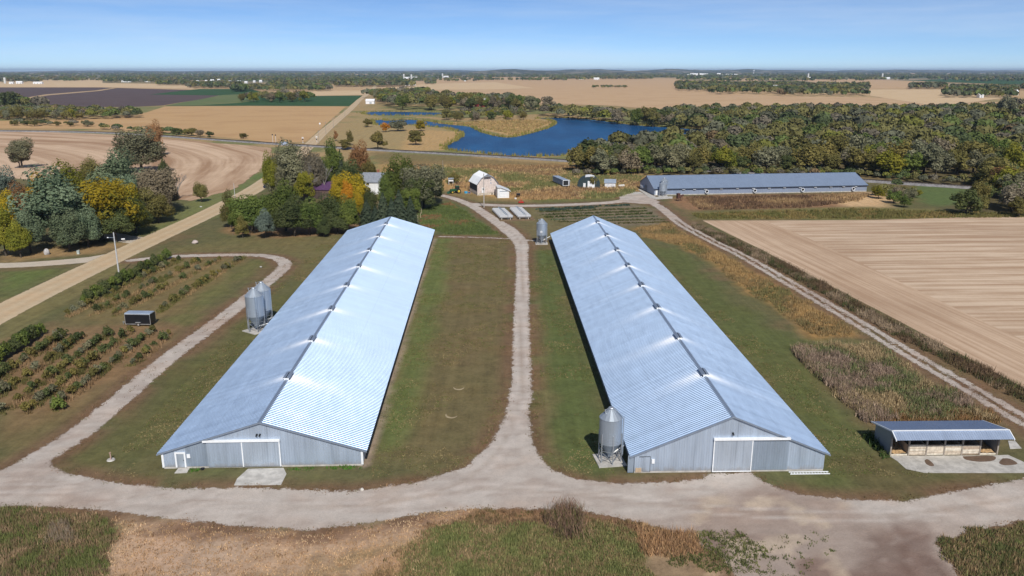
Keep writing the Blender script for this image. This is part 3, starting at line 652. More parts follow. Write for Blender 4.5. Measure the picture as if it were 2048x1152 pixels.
def long_barn(label, loc, rz, W, L, eave, ridge, vents, side):
    t = thing('poultry_barn', label, 'barn', loc, rz, 'metal-roofed long barns')
    hwid = W / 2; oh = 0.6; k = (ridge - eave) / (hwid + oh); ew = eave + k * oh - 0.05
    topf = lambda u: min(ew + u * k, ew + (W - u) * k) - 0.12
    sheet('front_wall', (-hwid, 0, 0.25), (1, 0, 0), (0, 0, 1), (0, -1, 0), W, lambda u: topf(u) - 0.25, M_GALVW, t, 0.3, 0.09, 0.025)
    sheet('back_wall', (-hwid, L, 0.25), (1, 0, 0), (0, 0, 1), (0, 1, 0), W, lambda u: topf(u) - 0.25, M_GALVW, t, 0.6, 0.09, 0.025)
    for s in (-1, 1): sheet('side_wall', (s * hwid, 0, 0.25), (0, 1, 0), (0, 0, 1), (s, 0, 0), L, ew - 0.37, M_GALVW, t, 0.6, 0.1, 0.025)
    f = MB(); f.box(-hwid + 0.03, hwid - 0.03, 0.02, L - 0.02, 0, 0.26); f.build('foundation', M_CONC, t)
    gable_roof(t, W, L, eave, ridge, oh, 0.22, M_GALV, vents)
    for v in vents: ridge_vent(t, v, ridge, k)
    for s in (-1, 1):      # rake trim along the gable
        b = MB(); e = (s * (hwid + oh), eave)
        b.prism([(0, ridge + 0.04), (e[0], e[1] + 0.03), (e[0], e[1] - 0.16), (0, ridge - 0.15)], -0.30, -0.24); b.build('rake_trim', M_RIDGE, t)
    return t, ew, k

# left barn
tL, ewL, kL = long_barn('left long barn, low gable front, white entry door frame and sliding doors', (-30.35, 88.2, 0), R(1.95), 24.1, 139.3, 2.05, 6.05,
                        [14.6, 30.4, 47, 63.2, 79, 95, 111.5, 128], -1)
for x in (-12.02, 12.02): MB().box(x - 0.13, x + 0.13, -0.10, -0.03, 0.2, ewL - 0.1).build('corner_trim', M_TRIM, tL)
d = MB(); d.box(-10.35, -9.45, -0.09, -0.04, 0.22, 2.0); door = d.build('entry_door', M_GALVB, tL)
fr = MB(); fr.box(-10.55, -10.35, -0.12, -0.03, 0.2, 2.2); fr.box(-9.45, -9.25, -0.12, -0.03, 0.2, 2.2); fr.box(-10.35, -9.45, -0.12, -0.03, 2.0, 2.2); fr.build('door_frame', M_TRIM, door)
MB().box(-9.55, -9.50, -0.16, -0.09, 1.1, 1.2).build('door_handle', M_BLACK, door)
sheet('darker_wall_panel', (-9.22, -0.03, 0.3), (1, 0, 0), (0, 0, 1), (0, -1, 0), 2.75, lambda u: min(3.35, ewL + (2.85 + u) * kL - 0.55), M_GALVD, tL, 0.3, 0.09, 0.025)
MB().box(-9.08, -8.68, -0.16, -0.07, 1.45, 1.95).build('notice_box', M_TRIM, tL)
for a, b, off in ((-6.6, -2.36, 0), (-2.30, 2.15, 0)):
    dr = sheet('sliding_door', (a, -0.16, 0.22), (1, 0, 0), (0, 0, 1), (0, -1, 0), b - a, 3.3, M_GALVB if a > -3 else M_GALVW, tL, 0.3, 0.09, 0.02)
    e = MB(); e.box(b - 0.08, b + 0.06, -0.22, -0.17, 0.2, 3.52)
    e.build('door_edge', M_TRIM, dr)
    MB().box(a + 0.02, b - 0.09, -0.145, -0.05, 0.22, 3.5).build('door_core', M_GALVD, dr)
MB().box(-7.0, 2.25, -0.32, -0.04, 3.52, 3.78).build('door_track_cover', M_TRIM, tL)
for x_ in (-0.45, -0.08):
    lf = MB(); lf.box(x_ - 0.1, x_ + 0.1, -0.2, -0.03, 4.33, 4.48); lf.tube((x_, -0.19, 4.4), (x_ - 0.03, -0.36, 4.28), 0.09, 0.13, 8); lf.build('floodlight', M_BLACK, tL)
# right barn
tR, ewR, kR = long_barn('right long barn, steep tall gable front with one bright sliding door', (26.2, 87.0, 0), R(1.38), 23.0, 134.8, 2.25, 7.35,
                        [13.8, 29, 45, 59.8, 75.7, 90.8, 107.5, 125.2], 1)
dr = sheet('sliding_door', (-2.05, -0.16, 0.15), (1, 0, 0), (0, 0, 1), (0, -1, 0), 4.6, 4.1, M_GALVB, tR, 0.3, 0.09, 0.02)
e = MB(); e.box(-2.12, -2.0, -0.22, -0.17, 0.12, 4.28); e.build('door_edge', M_TRIM, dr); e = MB(); e.box(2.50, 2.62, -0.22, -0.17, 0.12, 4.28); e.build('door_edge', M_TRIM, dr); e = MB(); e.box(-2.0, 2.5, -0.215, -0.17, 0.12, 0.24); e.build('door_sill', M_TRIM, dr)
MB().box(-2.0, 2.5, -0.145, -0.05, 0.2, 4.2).build('door_core', M_GALVD, dr)
sheet('darker_wall_panel', (2.7, -0.03, 0.25), (1, 0, 0), (0, 0, 1), (0, -1, 0), 4.35, lambda u: 4.0 if u < 3.9 else 3.9, M_GALVD, tR, 0.3, 0.09, 0.025)
MB().box(-2.15, 7.05, -0.34, -0.04, 4.30, 4.58).build('door_track_cover', M_TRIM, tR)
MB().box(-10.45, -9.65, -0.08, -0.035, 0.22, 2.15).build('entry_door', M_GALVW, tR)
fr = MB(); fr.box(-9.65, -9.6, -0.09, -0.03, 0.2, 2.2); fr.box(-10.95, -9.65, -0.09, -0.03, 2.15, 2.2); fr.build('door_frame', M_BLACK, tR)
MB().box(-9.45, -9.1, -0.16, -0.03, 1.3, 1.85).build('notice_box', M_TRIM, tR)
MB().box(-11.35, -10.65, -0.06, -0.03, 0.1, 0.7).build('plywood_patch', plain('plywood', (0.5, 0.38, 0.26), 0.8), tR)
lf = MB(); lf.box(0.0, 0.2, -0.22, -0.03, 5.1, 5.25); lf.tube((0.1, -0.2, 5.15), (0.1, -0.38, 5.02), 0.1, 0.14, 8); lf.build('floodlight', M_BLACK, tR)
wd = MB(); wd.box(-12.3, -11.6, -0.06, 0.0, 0.1, 2.35); wd.build('wing_panel', M_GALVD, tR)
# concrete pads
def pad(name, P, z=0.05):
    b = MB(); b.slab([(x, y, z) for x, y in P], z + 0.02); o = b.build(name, M_CONC); tag(o, kind='structure'); return o
pad('concrete_apron', G([(496, 938), (567, 936), (573, 948), (562, 970), (468, 971), (474, 958)]), 0.04)
pad('door_step', G([(357, 937), (380, 936), (374, 946), (349, 947)]), 0.06)
# ladder lying along the foot of the right barn
tl = thing('ladder', 'aluminium ladder lying along the foot of the right barn', 'ladder', (26.2 + 7.2, 86.6, 0), R(1.38))
for y in (-0.25, 0.25): MB().box(0, 4.8, y - 0.04, y + 0.04, 0.02, 0.12).build('rail', M_TRIM, tl)
for k in range(13): MB().box(0.2 + k * 0.36, 0.26 + k * 0.36, -0.21, 0.21, 0.05, 0.09).build('rung', M_TRIM, tl)

# ---------------------------------------------------------------- feed bins
def feed_bin(label, loc, R0, H, rz=0.0, auger=None, padsize=None, hop=0.36):
    t = thing('feed_bin', label, 'feed bin', (*loc, 0), rz, 'galvanized feed bins')
    zh = H * hop; zs = H * 0.82; pz = 0.0
    if padsize:
        p = MB(); p.box(-padsize, padsize, -padsize, padsize, 0, 0.12); p.build('concrete_pad', M_CONC, t); pz = 0.12
    b = MB(); pr = []; nr_ = 16
    for i in range(nr_ * 2 + 1):
        z = zh + (zs - zh) * i / (nr_ * 2); pr.append((R0 + (0.012 if i % 2 else 0), z))
    b.lathe(pr, 32); b.build('bin_body', M_STEEL, t, smooth=False)
    c = MB(); c.lathe([(R0 + 0.06, zs - 0.03), (R0 + 0.06, zs + 0.02), (0.34, H - 0.22), (0.34, H - 0.08), (0.0, H - 0.02)], 16); ro = c.build('bin_roof', M_STEEL, t)
    s = MB()
    for k in range(12):
        a = 2 * math.pi * k / 12 + 0.2; s.bar((math.cos(a) * R0, math.sin(a) * R0, zs + 0.05), (math.cos(a) * 0.36, math.sin(a) * 0.36, H - 0.2), 0.02)
    s.build('roof_rib', M_LEG, ro)
    MB().lathe([(0.0, H + 0.06), (0.3, H + 0.02), (0.36, H - 0.08), (0.36, H - 0.12)], 14).build('lid', M_LEG, ro)
    lv = MB(); lv.bar((-R0 * 0.55, -R0 * .2, H * .9), (-R0 * 0.62, -R0 * .25, H * 0.99), 0.05); lv.bar((-R0 * 0.62, -R0 * .25, H * 0.97), (-0.3, -0.1, H + 0.02), 0.03); lv.build('lid_lever', M_LEG, ro)
    h = MB(); h.lathe([(R0, zh), (0.28, 0.75 + pz), (0.28, 0.55 + pz), (0.0, 0.55 + pz)], 24); h.build('hopper', M_GALVD, t)
    for k in range(6):
        a = 2 * math.pi * (k + 0.5) / 6; x, y = math.cos(a) * (R0 + 0.05), math.sin(a) * (R0 + 0.05)
        MB().bar((x, y, pz), (x, y, zh + (zs - zh) * 0.42), 0.055).build('leg', M_LEG, t)
        a2 = 2 * math.pi * (k + 1.5) / 6; x2, y2 = math.cos(a2) * (R0 + 0.05), math.sin(a2) * (R0 + 0.05)
        br = MB(); br.bar((x, y, pz + 0.3), (x2, y2, zh * 0.62), 0.028); br.bar((x, y, zh * 0.62), (x2, y2, pz + 0.3), 0.028); br.bar((x, y, zh * 0.66), (x2, y2, zh * 0.66), 0.028); br.build('brace', M_LEG, t)
    la = R(-28); ld = MB(); cx, cy = math.cos(la), math.sin(la); ox, oy = -cy, cx
    for sgn in (-0.2, 0.2): ld.bar((cx * (R0 + 0.2) + ox * sgn, cy * (R0 + 0.2) + oy * sgn, zh * 0.4), (cx * (R0 + 0.2) + ox * sgn, cy * (R0 + 0.2) + oy * sgn, zs + 0.25), 0.03)
    z = zh * 0.45
    while z < zs: ld.bar((cx * (R0 + 0.2) - ox * 0.2, cy * (R0 + 0.2) - oy * 0.2, z), (cx * (R0 + 0.2) + ox * 0.2, cy * (R0 + 0.2) + oy * 0.2, z), 0.018); z += 0.32
    ld.bar((cx * (R0 + 0.1), cy * (R0 + 0.1), zs + 0.2), (cx * 0.4, cy * 0.4, H), 0.03)
    ld.build('ladder', M_GALVD, t)
    if auger:
        a = MB(); a.tube((0, 0, 0.62 + pz), auger, 0.085, 0.085, 10); a.build('auger_tube', M_TRIM, t)
    return t
feed_bin('grey feed bin at the front left corner of the right barn', gp(1219, 921), 1.38, 7.15, R(8), (2.0, 0.5, 1.75), 1.75)
feed_bin('single feed bin with a white label at the far end of the right barn', gp(1083, 487), 1.42, 7.0, R(0), (2.4, 0.6, 1.9), 1.7)
feed_bin('nearer of the two feed bins beside the left barn', gp(514, 661), 1.62, 8.3, R(-35), (3.4, 2.6, 2.0), 1.9)
feed_bin('rear one of the two feed bins beside the left barn', gp(529, 648.5), 1.62, 8.4, R(-35), (2.7, 2.0, 2.0), 1.9)
feed_bin('front feed bin at the corner of the dark grey far barn', gp(1325, 392), 1.45, 5.6, 0, None, 1.8)
b2x, b2y = gp(1329, 389.5); feed_bin('rear feed bin half hidden at the corner of the dark far barn', (b2x, b2y + 1.6), 1.45, 6.4, 0, None, None)
lbx, lby = gp(1083, 487)
sg = MB(); sg.lathe([(0.0, -1.46), (0.3, -1.455), (0.3, -1.41)], 12, (lbx - 0.1, lby, 3.6), 'y'); sgo = sg.build('bin_sticker', M_TRIM)
for o in bpy.data.objects:
    if o.get('label', '').startswith('single feed bin'): sgo.parent = o; sgo.location = (-lbx, -lby, 0)

# ---------------------------------------------------------------- open-front shed
tS = thing('open_shed', 'open-front cattle shed with board bays and blue-grey roof', 'shed', (54.4, 91.4, 0), R(1.2))
Ws = 13.6; hx = Ws / 2
roof = MB(); zb, zr, zf = 2.55, 3.72, 3.05; yb, yr, yf = 4.3, -0.75, -2.0
def slope_sheet(name, y0, z0, y1, z1, m):
    L = math.hypot(y1 - y0, z1 - z0); v = np.array((0, y1 - y0, z1 - z0)) / L; nn = np.array((0, -v[2], v[1]))
    if nn[2] < 0: nn = -nn
    sheet(name, (-hx - 0.55, y0, z0), (1, 0, 0), v, nn, Ws + 1.1, L, m, tS, 0.3, 0.09, 0.03)
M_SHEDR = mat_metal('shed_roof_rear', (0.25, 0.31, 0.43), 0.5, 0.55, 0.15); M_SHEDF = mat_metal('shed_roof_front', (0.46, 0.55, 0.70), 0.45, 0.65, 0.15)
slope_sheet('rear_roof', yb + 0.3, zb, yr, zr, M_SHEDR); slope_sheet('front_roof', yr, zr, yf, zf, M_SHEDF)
for x in (-hx - 0.58, hx + 0.5):
    tr_ = MB(); tr_.prism([(yb + 0.32, zb + 0.06), (yr, zr + 0.07), (yr, zr - 0.12), (yb + 0.32, zb - 0.12)], x, x + 0.09, 'x'); tr_.build('rake_trim', M_TRIM, tS)
    tr_ = MB(); tr_.prism([(yr, zr + 0.072), (yf - 0.03, zf + 0.06), (yf - 0.03, zf - 0.12), (yr, zr - 0.12)], x, x + 0.1, 'x'); tr_.build('rake_trim', M_TRIM, tS)
MB().bar((-hx - 0.45, yr, zr + 0.05), (hx + 0.45, yr, zr + 0.05), 0.12, 0.03).build('ridge_cap', M_TRIM, tS)
zz = lambda y: zr + (zb - zr) * (y - yr) / (yb + 0.3 - yr)
M_SHW = mat_metal('shed_side_wall', (0.30, 0.33, 0.37), 0.55, 0.4, 0.2)
for x, s in ((-hx, -1), (hx, 1)):
    wl = MB(); wl.prism([(0, 0), (yb, 0), (yb, zz(yb) - 0.08), (yr + 0.02, zr - 0.1), (yf + 0.15, zf - 0.06), (0.0, 2.55)], x - 0.04, x + 0.04, 'x'); wl.build('side_wall', M_SHW, tS)
MB().box(-hx + 0.05, hx - 0.05, yb - 0.06, yb, 0, zz(yb) - 0.08).build('back_wall', M_SHW, tS)
M_PLANK = [plain('bay_board_%d' % k, c, 0.85, 0, 0.2, 0.2, 2.5, 0.35) for k, c in enumerate([(0.5, 0.42, 0.33), (0.6, 0.52, 0.42), (0.44, 0.35, 0.27), (0.66, 0.6, 0.5)])]
rng = random.Random(5); bays = np.linspace(-hx, hx, 7)
M_POST = plain('shed_post', (0.3, 0.26, 0.22), 0.85)
for i, x in enumerate(bays):
    MB().box(x - 0.09, x + 0.09, -0.12, 0.08, 0, 3.15).build('post', M_POST, tS)
    if 0 < i < 6:
        dv = MB(); dv.box(x - 0.04, x + 0.04, 0.1, yb - 0.1, 0, 1.35); dv.build('bay_divider', M_PLANK[2], tS)
        kb = MB(); kb.bar((x, 0.0, 2.3), (x, 0.9, 2.95), 0.05); kb.build('knee_brace', M_POST, tS)
for i in range(1, 5):
    x0, x1 = bays[i] + 0.1, bays[i + 1] - 0.1; z = 0.06
    for k in range(7):
        h = 0.19 + rng.uniform(-0.02, 0.03); y = -0.03 + rng.uniform(-0.015, 0.015)
        MB().box(x0, x1, y - 0.025, y + 0.025, z, z + h - 0.015).build('board', M_PLANK[rng.randrange(4)], tS); z += h
M_BED = plain('bedding', (0.45, 0.3, 0.16), 0.95, 0, 0.1, 0.35, 3)
for i in (0, 5):
    x0, x1 = bays[i] + 0.12, bays[i + 1] - 0.12; V = []; nxx, nyy = 8, 8
    for a in range(nxx + 1):
        for b in range(nyy + 1):
            V.append((x0 + (x1 - x0) * a / nxx, 0.12 + (yb - 0.4) * b / nyy, 0.15 + 0.5 * (b / nyy) + rng.uniform(0, 0.14)))
    F = [(a * (nyy + 1) + b, (a + 1) * (nyy + 1) + b, (a + 1) * (nyy + 1) + b + 1, a * (nyy + 1) + b + 1) for a in range(nxx) for b in range(nyy)]
    o = newobj('straw_bedding', np_mesh('straw_bedding', V, F), M_BED, tS); o['kind'] = 'stuff'
    MB().box(x0, x1, -0.05, 0.0, 0, 0.22).build('kick_board', M_PLANK[3], tS)
MB().box(-hx, hx, -0.03, 0.05, 2.86, 3.1).build('header_beam', M_POST, tS)
pad('concrete_pad', G([(1778, 912), (1990, 911), (2016, 910), (2060, 930), (2060, 946), (1850, 946), (1812, 938), (1794, 922)]), 0.03)
pad('concrete_slab', G([(2016, 882), (2030, 882), (2043, 897), (2020, 898)]), 0.05)
n = N('manure_dirt'); p = n.pos(); M_DIRTP = n.done(n.mix(n.noise(p, 2, 4), (0.09, 0.06, 0.045), (0.2, 0.14, 0.1)), 0.95, 0, 0.1)
for lab, pts in (('dark manure smear on the shed\'s concrete pad', [(1849, 921), (1856, 919), (1868, 930), (1862, 933), (1852, 928)]), ('spread of brown dirt below the right bays of the open shed', [(1925, 913), (1985, 912), (1988, 921), (1960, 924), (1932, 920)]), ('brown dirt patch at the right edge of the shed\'s pad', [(2005, 917), (2020, 918), (2035, 928), (2010, 931), (1998, 926)])):
    P = smooth_line(G(pts + [pts[0]]), 4)[:-1]; c_ = P.mean(0)
    V = [(c_[0], c_[1], 0.12)] + [(a, b, 0.031) for a, b in P]; F = [(0, i + 1, (i + 1) % len(P) + 1) for i in range(len(P))]
    tag(newobj('dirt_pile', np_mesh('dirt_pile', V, F, True), M_DIRTP), lab, 'dirt')

# ---------------------------------------------------------------- generic gabled building (walls, roof, doors, windows)
def gabled(name, label, cat, loc, rz, W, L, eave, ridge, mw, mr, oh=0.3, group=None, doors=(), wins=(), dcol=None, ribs=False):
    t = thing(name, label, cat, (loc[0], loc[1], 0), rz, group); hw = W / 2
    b = MB(); k = (ridge - eave) / hw
    b.prism([(-hw, 0), (hw, 0), (hw, eave), (0, ridge), (-hw, eave)], 0, L); b.build('wall', mw, t)
    for s in (-1, 1):
        e = (s * (hw + oh), eave - k * oh)
        if ribs:
            sl = math.hypot(e[0], ridge - e[1]); dv = np.array((e[0], 0, e[1] - ridge)) / sl; nn = np.array((s * (ridge - e[1]), 0, abs(e[0]))) / sl
            sheet('roof_sheeting', (0, -oh, ridge + 0.1), (0, 1, 0), dv, nn, L + 2 * oh, sl, mr, t, 0.45, 0.12, 0.04)
        r = MB(); r.prism([(0, ridge + 0.09), (e[0], e[1] + 0.07), (e[0], e[1] - 0.08), (0, ridge - 0.06)] if s > 0 else [(0, ridge + 0.09), (0, ridge - 0.06), (e[0], e[1] - 0.08), (e[0], e[1] + 0.07)], -oh, L + oh); r.build('roof', mr, t)
    for (face, a, b_, z0, z1) in doors:
        d = MB()
        if face == 'f': d.box(a, b_, -0.06, -0.01, z0, z1)
        elif face == 'b': d.box(a, b_, L + 0.01, L + 0.06, z0, z1)
        elif face == 'l': d.box(-hw - 0.06, -hw - 0.01, a, b_, z0, z1)
        else: d.box(hw + 0.01, hw + 0.06, a, b_, z0, z1)
        d.build('door', dcol or M_TRIM, t)
    for (face, a, b_, z0, z1) in wins:
        d = MB(); g = MB()
        if face == 'f': d.box(a - .1, b_ + .1, -0.05, -0.01, z0 - .1, z1 + .1); g.box(a, b_, -0.07, -0.052, z0, z1)
        elif face == 'l': d.box(-hw - 0.05, -hw - 0.01, a - .1, b_ + .1, z0 - .1, z1 + .1); g.box(-hw - 0.07, -hw - 0.052, a, b_, z0, z1)
        else: d.box(hw + 0.01, hw + 0.05, a - .1, b_ + .1, z0 - .1, z1 + .1); g.box(hw + 0.052, hw + 0.07, a, b_, z0, z1)
        wo = d.build('window', M_TRIM, t); g.build('pane', M_DARK, wo)
    return t

# far dark-grey barn (axis runs left to right)
fa, fb = np.array((55.1, 307.7)), np.array((142.1, 318.3)); ang = math.atan2(fb[1] - fa[1], fb[0] - fa[0]); LB = float(np.hypot(*(fb - fa))); WB = 20.0
tF = thing('poultry_barn', 'dark grey long barn with round white fan hoods, in front of the woods', 'barn', (fa[0], fa[1], 0), ang)
ev, rgz = 2.75, 6.35
sheet('front_wall', (0, 0, 0.3), (1, 0, 0), (0, 0, 1), (0, -1, 0), LB, ev - 0.3, M_GREYW, tF, 0.9, 0.2, 0.05)
MB().box(0, LB, -0.06, 0.02, 0, 0.34).build('foundation', M_CONC, tF)
for x in (0, LB):
    g = MB(); g.prism([(0, 0), (WB, 0), (WB, ev), (WB / 2, rgz - 0.1), (0, ev)], x - 0.03 if x else 0.0, x if x else 0.03, 'x'); g.build('gable_wall', M_GREYW, tF)
MB().box(0.05, LB - 0.05, WB - 0.05, WB, 0, ev).build('back_wall', M_GREYW, tF)
slf = math.hypot(WB / 2 + 0.5, rgz - ev + 0.15)
for s in (-1, 1):
    y0 = -0.5 if s < 0 else WB + 0.5; v = np.array((0, (WB / 2 - y0), rgz - ev + 0.15)); v /= np.linalg.norm(v); nn = np.array((0, -v[2], v[1])) if s < 0 else np.array((0, v[2], -v[1]))
    sheet('roof_sheeting', (-0.3, y0, ev - 0.15), (1, 0, 0), v, nn, LB + 0.6, slf, M_GREYR, tF, 0.45, 0.12, 0.04)
MB().box(-0.3, LB + 0.3, -0.55, -0.5, ev - 0.42, ev - 0.13).build('eave_fascia', plain('fascia_dark', (0.04, 0.05, 0.07), 0.5), tF)
MB().bar((-0.3, WB / 2, rgz + 0.05), (LB + 0.3, WB / 2, rgz + 0.05), 0.25, 0.06).build('ridge_cap', M_GREYR, tF)
M_FAN = plain('fan_hood_white', (0.75, 0.77, 0.8), 0.5)
def fan(x, z, r, y=0.0, axis='y'):
    f = MB(); dd = -1
    if axis == 'y': f.lathe([(r * 0.72, y - 0.7), (r, y - 0.72), (r, y - 0.55), (r * 0.8, y - 0.1), (r * 0.8, y)], 16, (x, 0, z), 'y')
    else: f.lathe([(r * 0.72, -0.7), (r, -0.72), (r, -0.55), (r * 0.8, -0.1), (r * 0.8, 0)], 16, (0, x, z), 'x')
    o = f.build('fan_hood', M_FAN, tF)
    h = MB(); h.lathe([(0, -0.3), (r * 0.72, -0.3), (r * 0.72, -0.2), (0, -0.2)], 12, (x, y, z) if axis == 'y' else (0, x, z), axis); h.build('fan_grille', M_DARK, o)
for fx in (1327, 1418, 1516, 1614, 1718):
    x, y = gp(fx, 384 - (fx - 1418) * 0.014, 1.6); fan((x - fa[0]) / math.cos(ang), 1.25, 0.72)
for fx in (1364, 1386, 1408, 1441, 1474, 1507, 1540, 1572, 1605, 1637, 1670, 1697, 1723):
    x, y = gp(fx, 376, 2.3); x = (x - fa[0]) / math.cos(ang)
    c = MB(); c.prism([(-0.45, 2.1), (0, 2.32), (0, 2.0), (-0.45, 2.02)], x - 0.55, x + 0.55, 'x'); c.build('inlet_hood', M_FAN, tF)
    MB().box(x - 0.5, x + 0.5, -0.2, -0.06, 1.78, 2.0).build('inlet_opening', M_DARK, tF)
for yy in (16.5, 14.6): fan(yy, 1.3, 0.62, 0, 'x')
MB().box(-0.09, -0.03, 9.5, 13.0, 0.1, 2.6).build('gable_door', plain('grey_door', (0.14, 0.16, 0.2), 0.6), tF)
MB().box(0.55, 1.75, -0.12, -0.06, 0.1, 2.15).build('entry_door', M_TRIM, tF)
pad('concrete_walk', G([(1276, 379), (1282, 379), (1312, 394), (1345, 393), (1345, 397), (1312, 399), (1300, 396)]), 0.08)
pad('concrete_apron', G([(1260, 384), (1281, 384), (1287, 388), (1264, 389)]), 0.06)

# white gambrel barn
gl, gr = np.array((-13.44, 307.6)), np.array((-5.6, 310.2)); ga = math.atan2(gr[1] - gl[1], gr[0] - gl[0]); Wg = float(np.hypot(*(gr - gl))); Lg = 11.0; c0 = (gl + gr) / 2
M_LAP = plain('weathered_white_boards', (0.62, 0.54, 0.5), 0.8, 0, 0.2, 0.15, 1.2, 0.4)
tg_ = thing('gambrel_barn', 'weathered white gambrel barn with a white metal roof in the farmyard', 'barn', (c0[0], c0[1], 0), ga)
hg = Wg / 2; prof = [(-hg - 0.35, 4.15), (-hg * 0.60, 6.75), (0, 8.2), (hg * 0.60, 6.75), (hg + 0.35, 4.15)]
b = MB(); b.prism([(-hg, 0.9), (hg, 0.9), (hg, 4.3), (hg * 0.58, 6.68), (0, 8.1), (-hg * 0.58, 6.68), (-hg, 4.3)], 0, Lg); b.build('wall', M_LAP, tg_)
bt = MB()
for k in range(18):
    x = -hg + (k + 0.5) * Wg / 18; top = np.interp(abs(x), [0, hg * 0.58, hg], [8.1, 6.68, 4.3]) - 0.1
    bt.box(x - 0.03, x + 0.03, -0.05, 0.0, 0.95, top)
bt.build('batten', M_LAP, tg_)
MB().box(-hg - 0.05, hg + 0.05, -0.06, Lg + 0.05, 0, 0.9).build('stone_foundation', plain('foundation_stone', (0.5, 0.45, 0.38), 0.9, 0, 0.1, 0.3, 1.5), tg_)
MB().box(-hg - 0.04, -hg + 0.0, 0.1, Lg - 0.1, 1.6, 4.25).build('side_shade_boards', plain('shade_tone_boards', (0.06, 0.07, 0.08), 0.8), tg_)  # barn's left side faces away from the sun; its shade is put into this colour
M_WROOF = mat_metal('white_metal_roof', (0.74, 0.76, 0.78), 0.5, 0.15, 0.12)
for (a, c) in zip(prof[:-1], prof[1:]):
    d = np.array((c[0] - a[0], 0, c[1] - a[1])); L_ = np.linalg.norm(d); nn = np.array((-d[2], 0, d[0])) / L_
    sheet('roof_sheeting', (a[0], -0.55, a[1] + 0.06), (0, 1, 0), d / L_, nn, Lg + 1.0, L_, M_WROOF, tg_, 0.45, 0.12, 0.04)
    r = MB(); r.prism([(a[0], a[1] + 0.04), (c[0], c[1] + 0.04), (c[0], c[1] - 0.12), (a[0], a[1] - 0.12)], -0.5, Lg + 0.4); r.build('roof_deck', M_RIDGE, tg_)
hd = MB(); hd.prism([(-hg * 0.42, 7.1), (hg * 0.30, 7.3), (0, 8.05)], -1.1, -0.06); hd.build('hay_hood', plain('grey_shingle', (0.2, 0.21, 0.23), 0.8), tg_)
dd = MB(); dd.box(-2.35, -1.2, -0.09, -0.055, 0.95, 3.0); do = dd.build('door', M_TRIM, tg_); MB().box(-2.0, -1.55, -0.12, -0.092, 2.0, 2.7).build('pane', M_DARK, do)
MB().box(1.2, 1.6, -0.1, -0.055, 5.6, 6.0).build('window', M_GALVD, tg_); MB().box(1.15, 1.6, -0.09, -0.055, 4.4, 4.9).build('window', M_GALVD, tg_)
MB().box(1.55, 2.05, -0.12, -0.06, 0.15, 0.6).build('low_opening', M_DARK, tg_)
for x0, x1 in ((0.1, 2.0), (2.0, 3.7)): MB().box(x0 + 0.03, x1 - 0.03, -0.1, -0.056, 1.0, 4.2).build('sliding_door', M_LAP, tg_)
# lean-to on its right
ll = np.array((-5.5, 301.0)); lr = np.array((-1.1, 301.6)); la_ = math.atan2(lr[1] - ll[1], lr[0] - ll[0]); Wl = float(np.hypot(*(lr - ll)))
tl_ = thing('garage', 'small white garage joined to the right side of the gambrel barn', 'garage', (ll[0], ll[1], 0), la_)
b = MB(); b.prism([(0, 0), (Wl, 0), (Wl, 2.6), (1.3, 3.95), (0, 3.9)], 0, 6.5); b.build('wall', M_WHITE, tl_)
r = MB(); r.prism([(-0.1, 4.15), (1.3, 4.2), (Wl + 0.6, 2.6), (Wl + 0.6, 2.45), (1.3, 4.03), (-0.1, 3.98)], -0.45, 6.6); r.build('roof', M_WROOF, tl_)
d = MB(); d.box(0.9, 3.6, -0.06, -0.01, 0.05, 2.5); dob = d.build('overhead_door', M_TRIM, tl_)
for k in range(1, 4): MB().box(0.92, 3.58, -0.075, -0.061, k * 0.6, k * 0.6 + 0.04).build('panel_joint', M_GALVD, dob)
MB().box(0.8, 3.7, -0.2, -0.01, 2.55, 2.7).build('door_lintel', M_GALVD, tl_)

# quonset hut
qx0, qy0 = gp(1177, 376.5); tq = thing('quonset_hut', 'dark arched hut with a white overhead door and white patch on top', 'shed', (qx0, qy0, 0), R(-6))
arc = [(math.cos(a) * 4.7, math.sin(a) ** 0.9 * 4.4) for a in np.linspace(0, math.pi, 19)]
M_QD = plain('dark_green_steel', (0.035, 0.055, 0.06), 0.55, 0.2, 0.4)
b = MB(); b.prism(arc, 0, 9.5); b.build('wall', M_QD, tq)
for k in range(7):
    y = 0.3 + k * 1.5; rb = MB(); a2 = [(x * 1.012, z * 1.012) for x, z in arc]; rb.prism(a2 + [(x * 1.002, z * 1.002) for x, z in arc[::-1]], y, y + 0.12); rb.build('arch_rib', M_QD, tq)
pt = MB(); P1 = [(math.cos(a) * 4.79, math.sin(a) ** 0.9 * 4.49) for a in np.linspace(R(62), R(108), 8)]; P0 = [(math.cos(a) * 4.74, math.sin(a) ** 0.9 * 4.44) for a in np.linspace(R(62), R(108), 8)]
pt.prism(P1 + P0[::-1], 2.0, 9.6); pt.build('roof_patch', M_TRIM, tq)
MB().box(-0.4, 2.5, -0.1, -0.02, 0.05, 3.0).build('overhead_door', M_TRIM, tq); MB().box(-2.2, -1.2, -0.08, -0.02, 0.05, 2.1).build('entry_door', M_WHITE, tq)
sx, sy = gp(1220, 374.5)
gabled('storage_shed', 'small white shed with grey roof between the arched hut and the far barn', 'shed', (sx + 2.2, sy, 0), R(84), 4.2, 4.4, 2.2, 3.3, M_WHITE, M_GALVB, 0.25, None, [('l', 0.6, 2.0, 0.05, 1.9), ('l', 2.3, 3.6, 0.05, 1.9)], (), plain('faded_white', (0.6, 0.61, 0.64), 0.7))
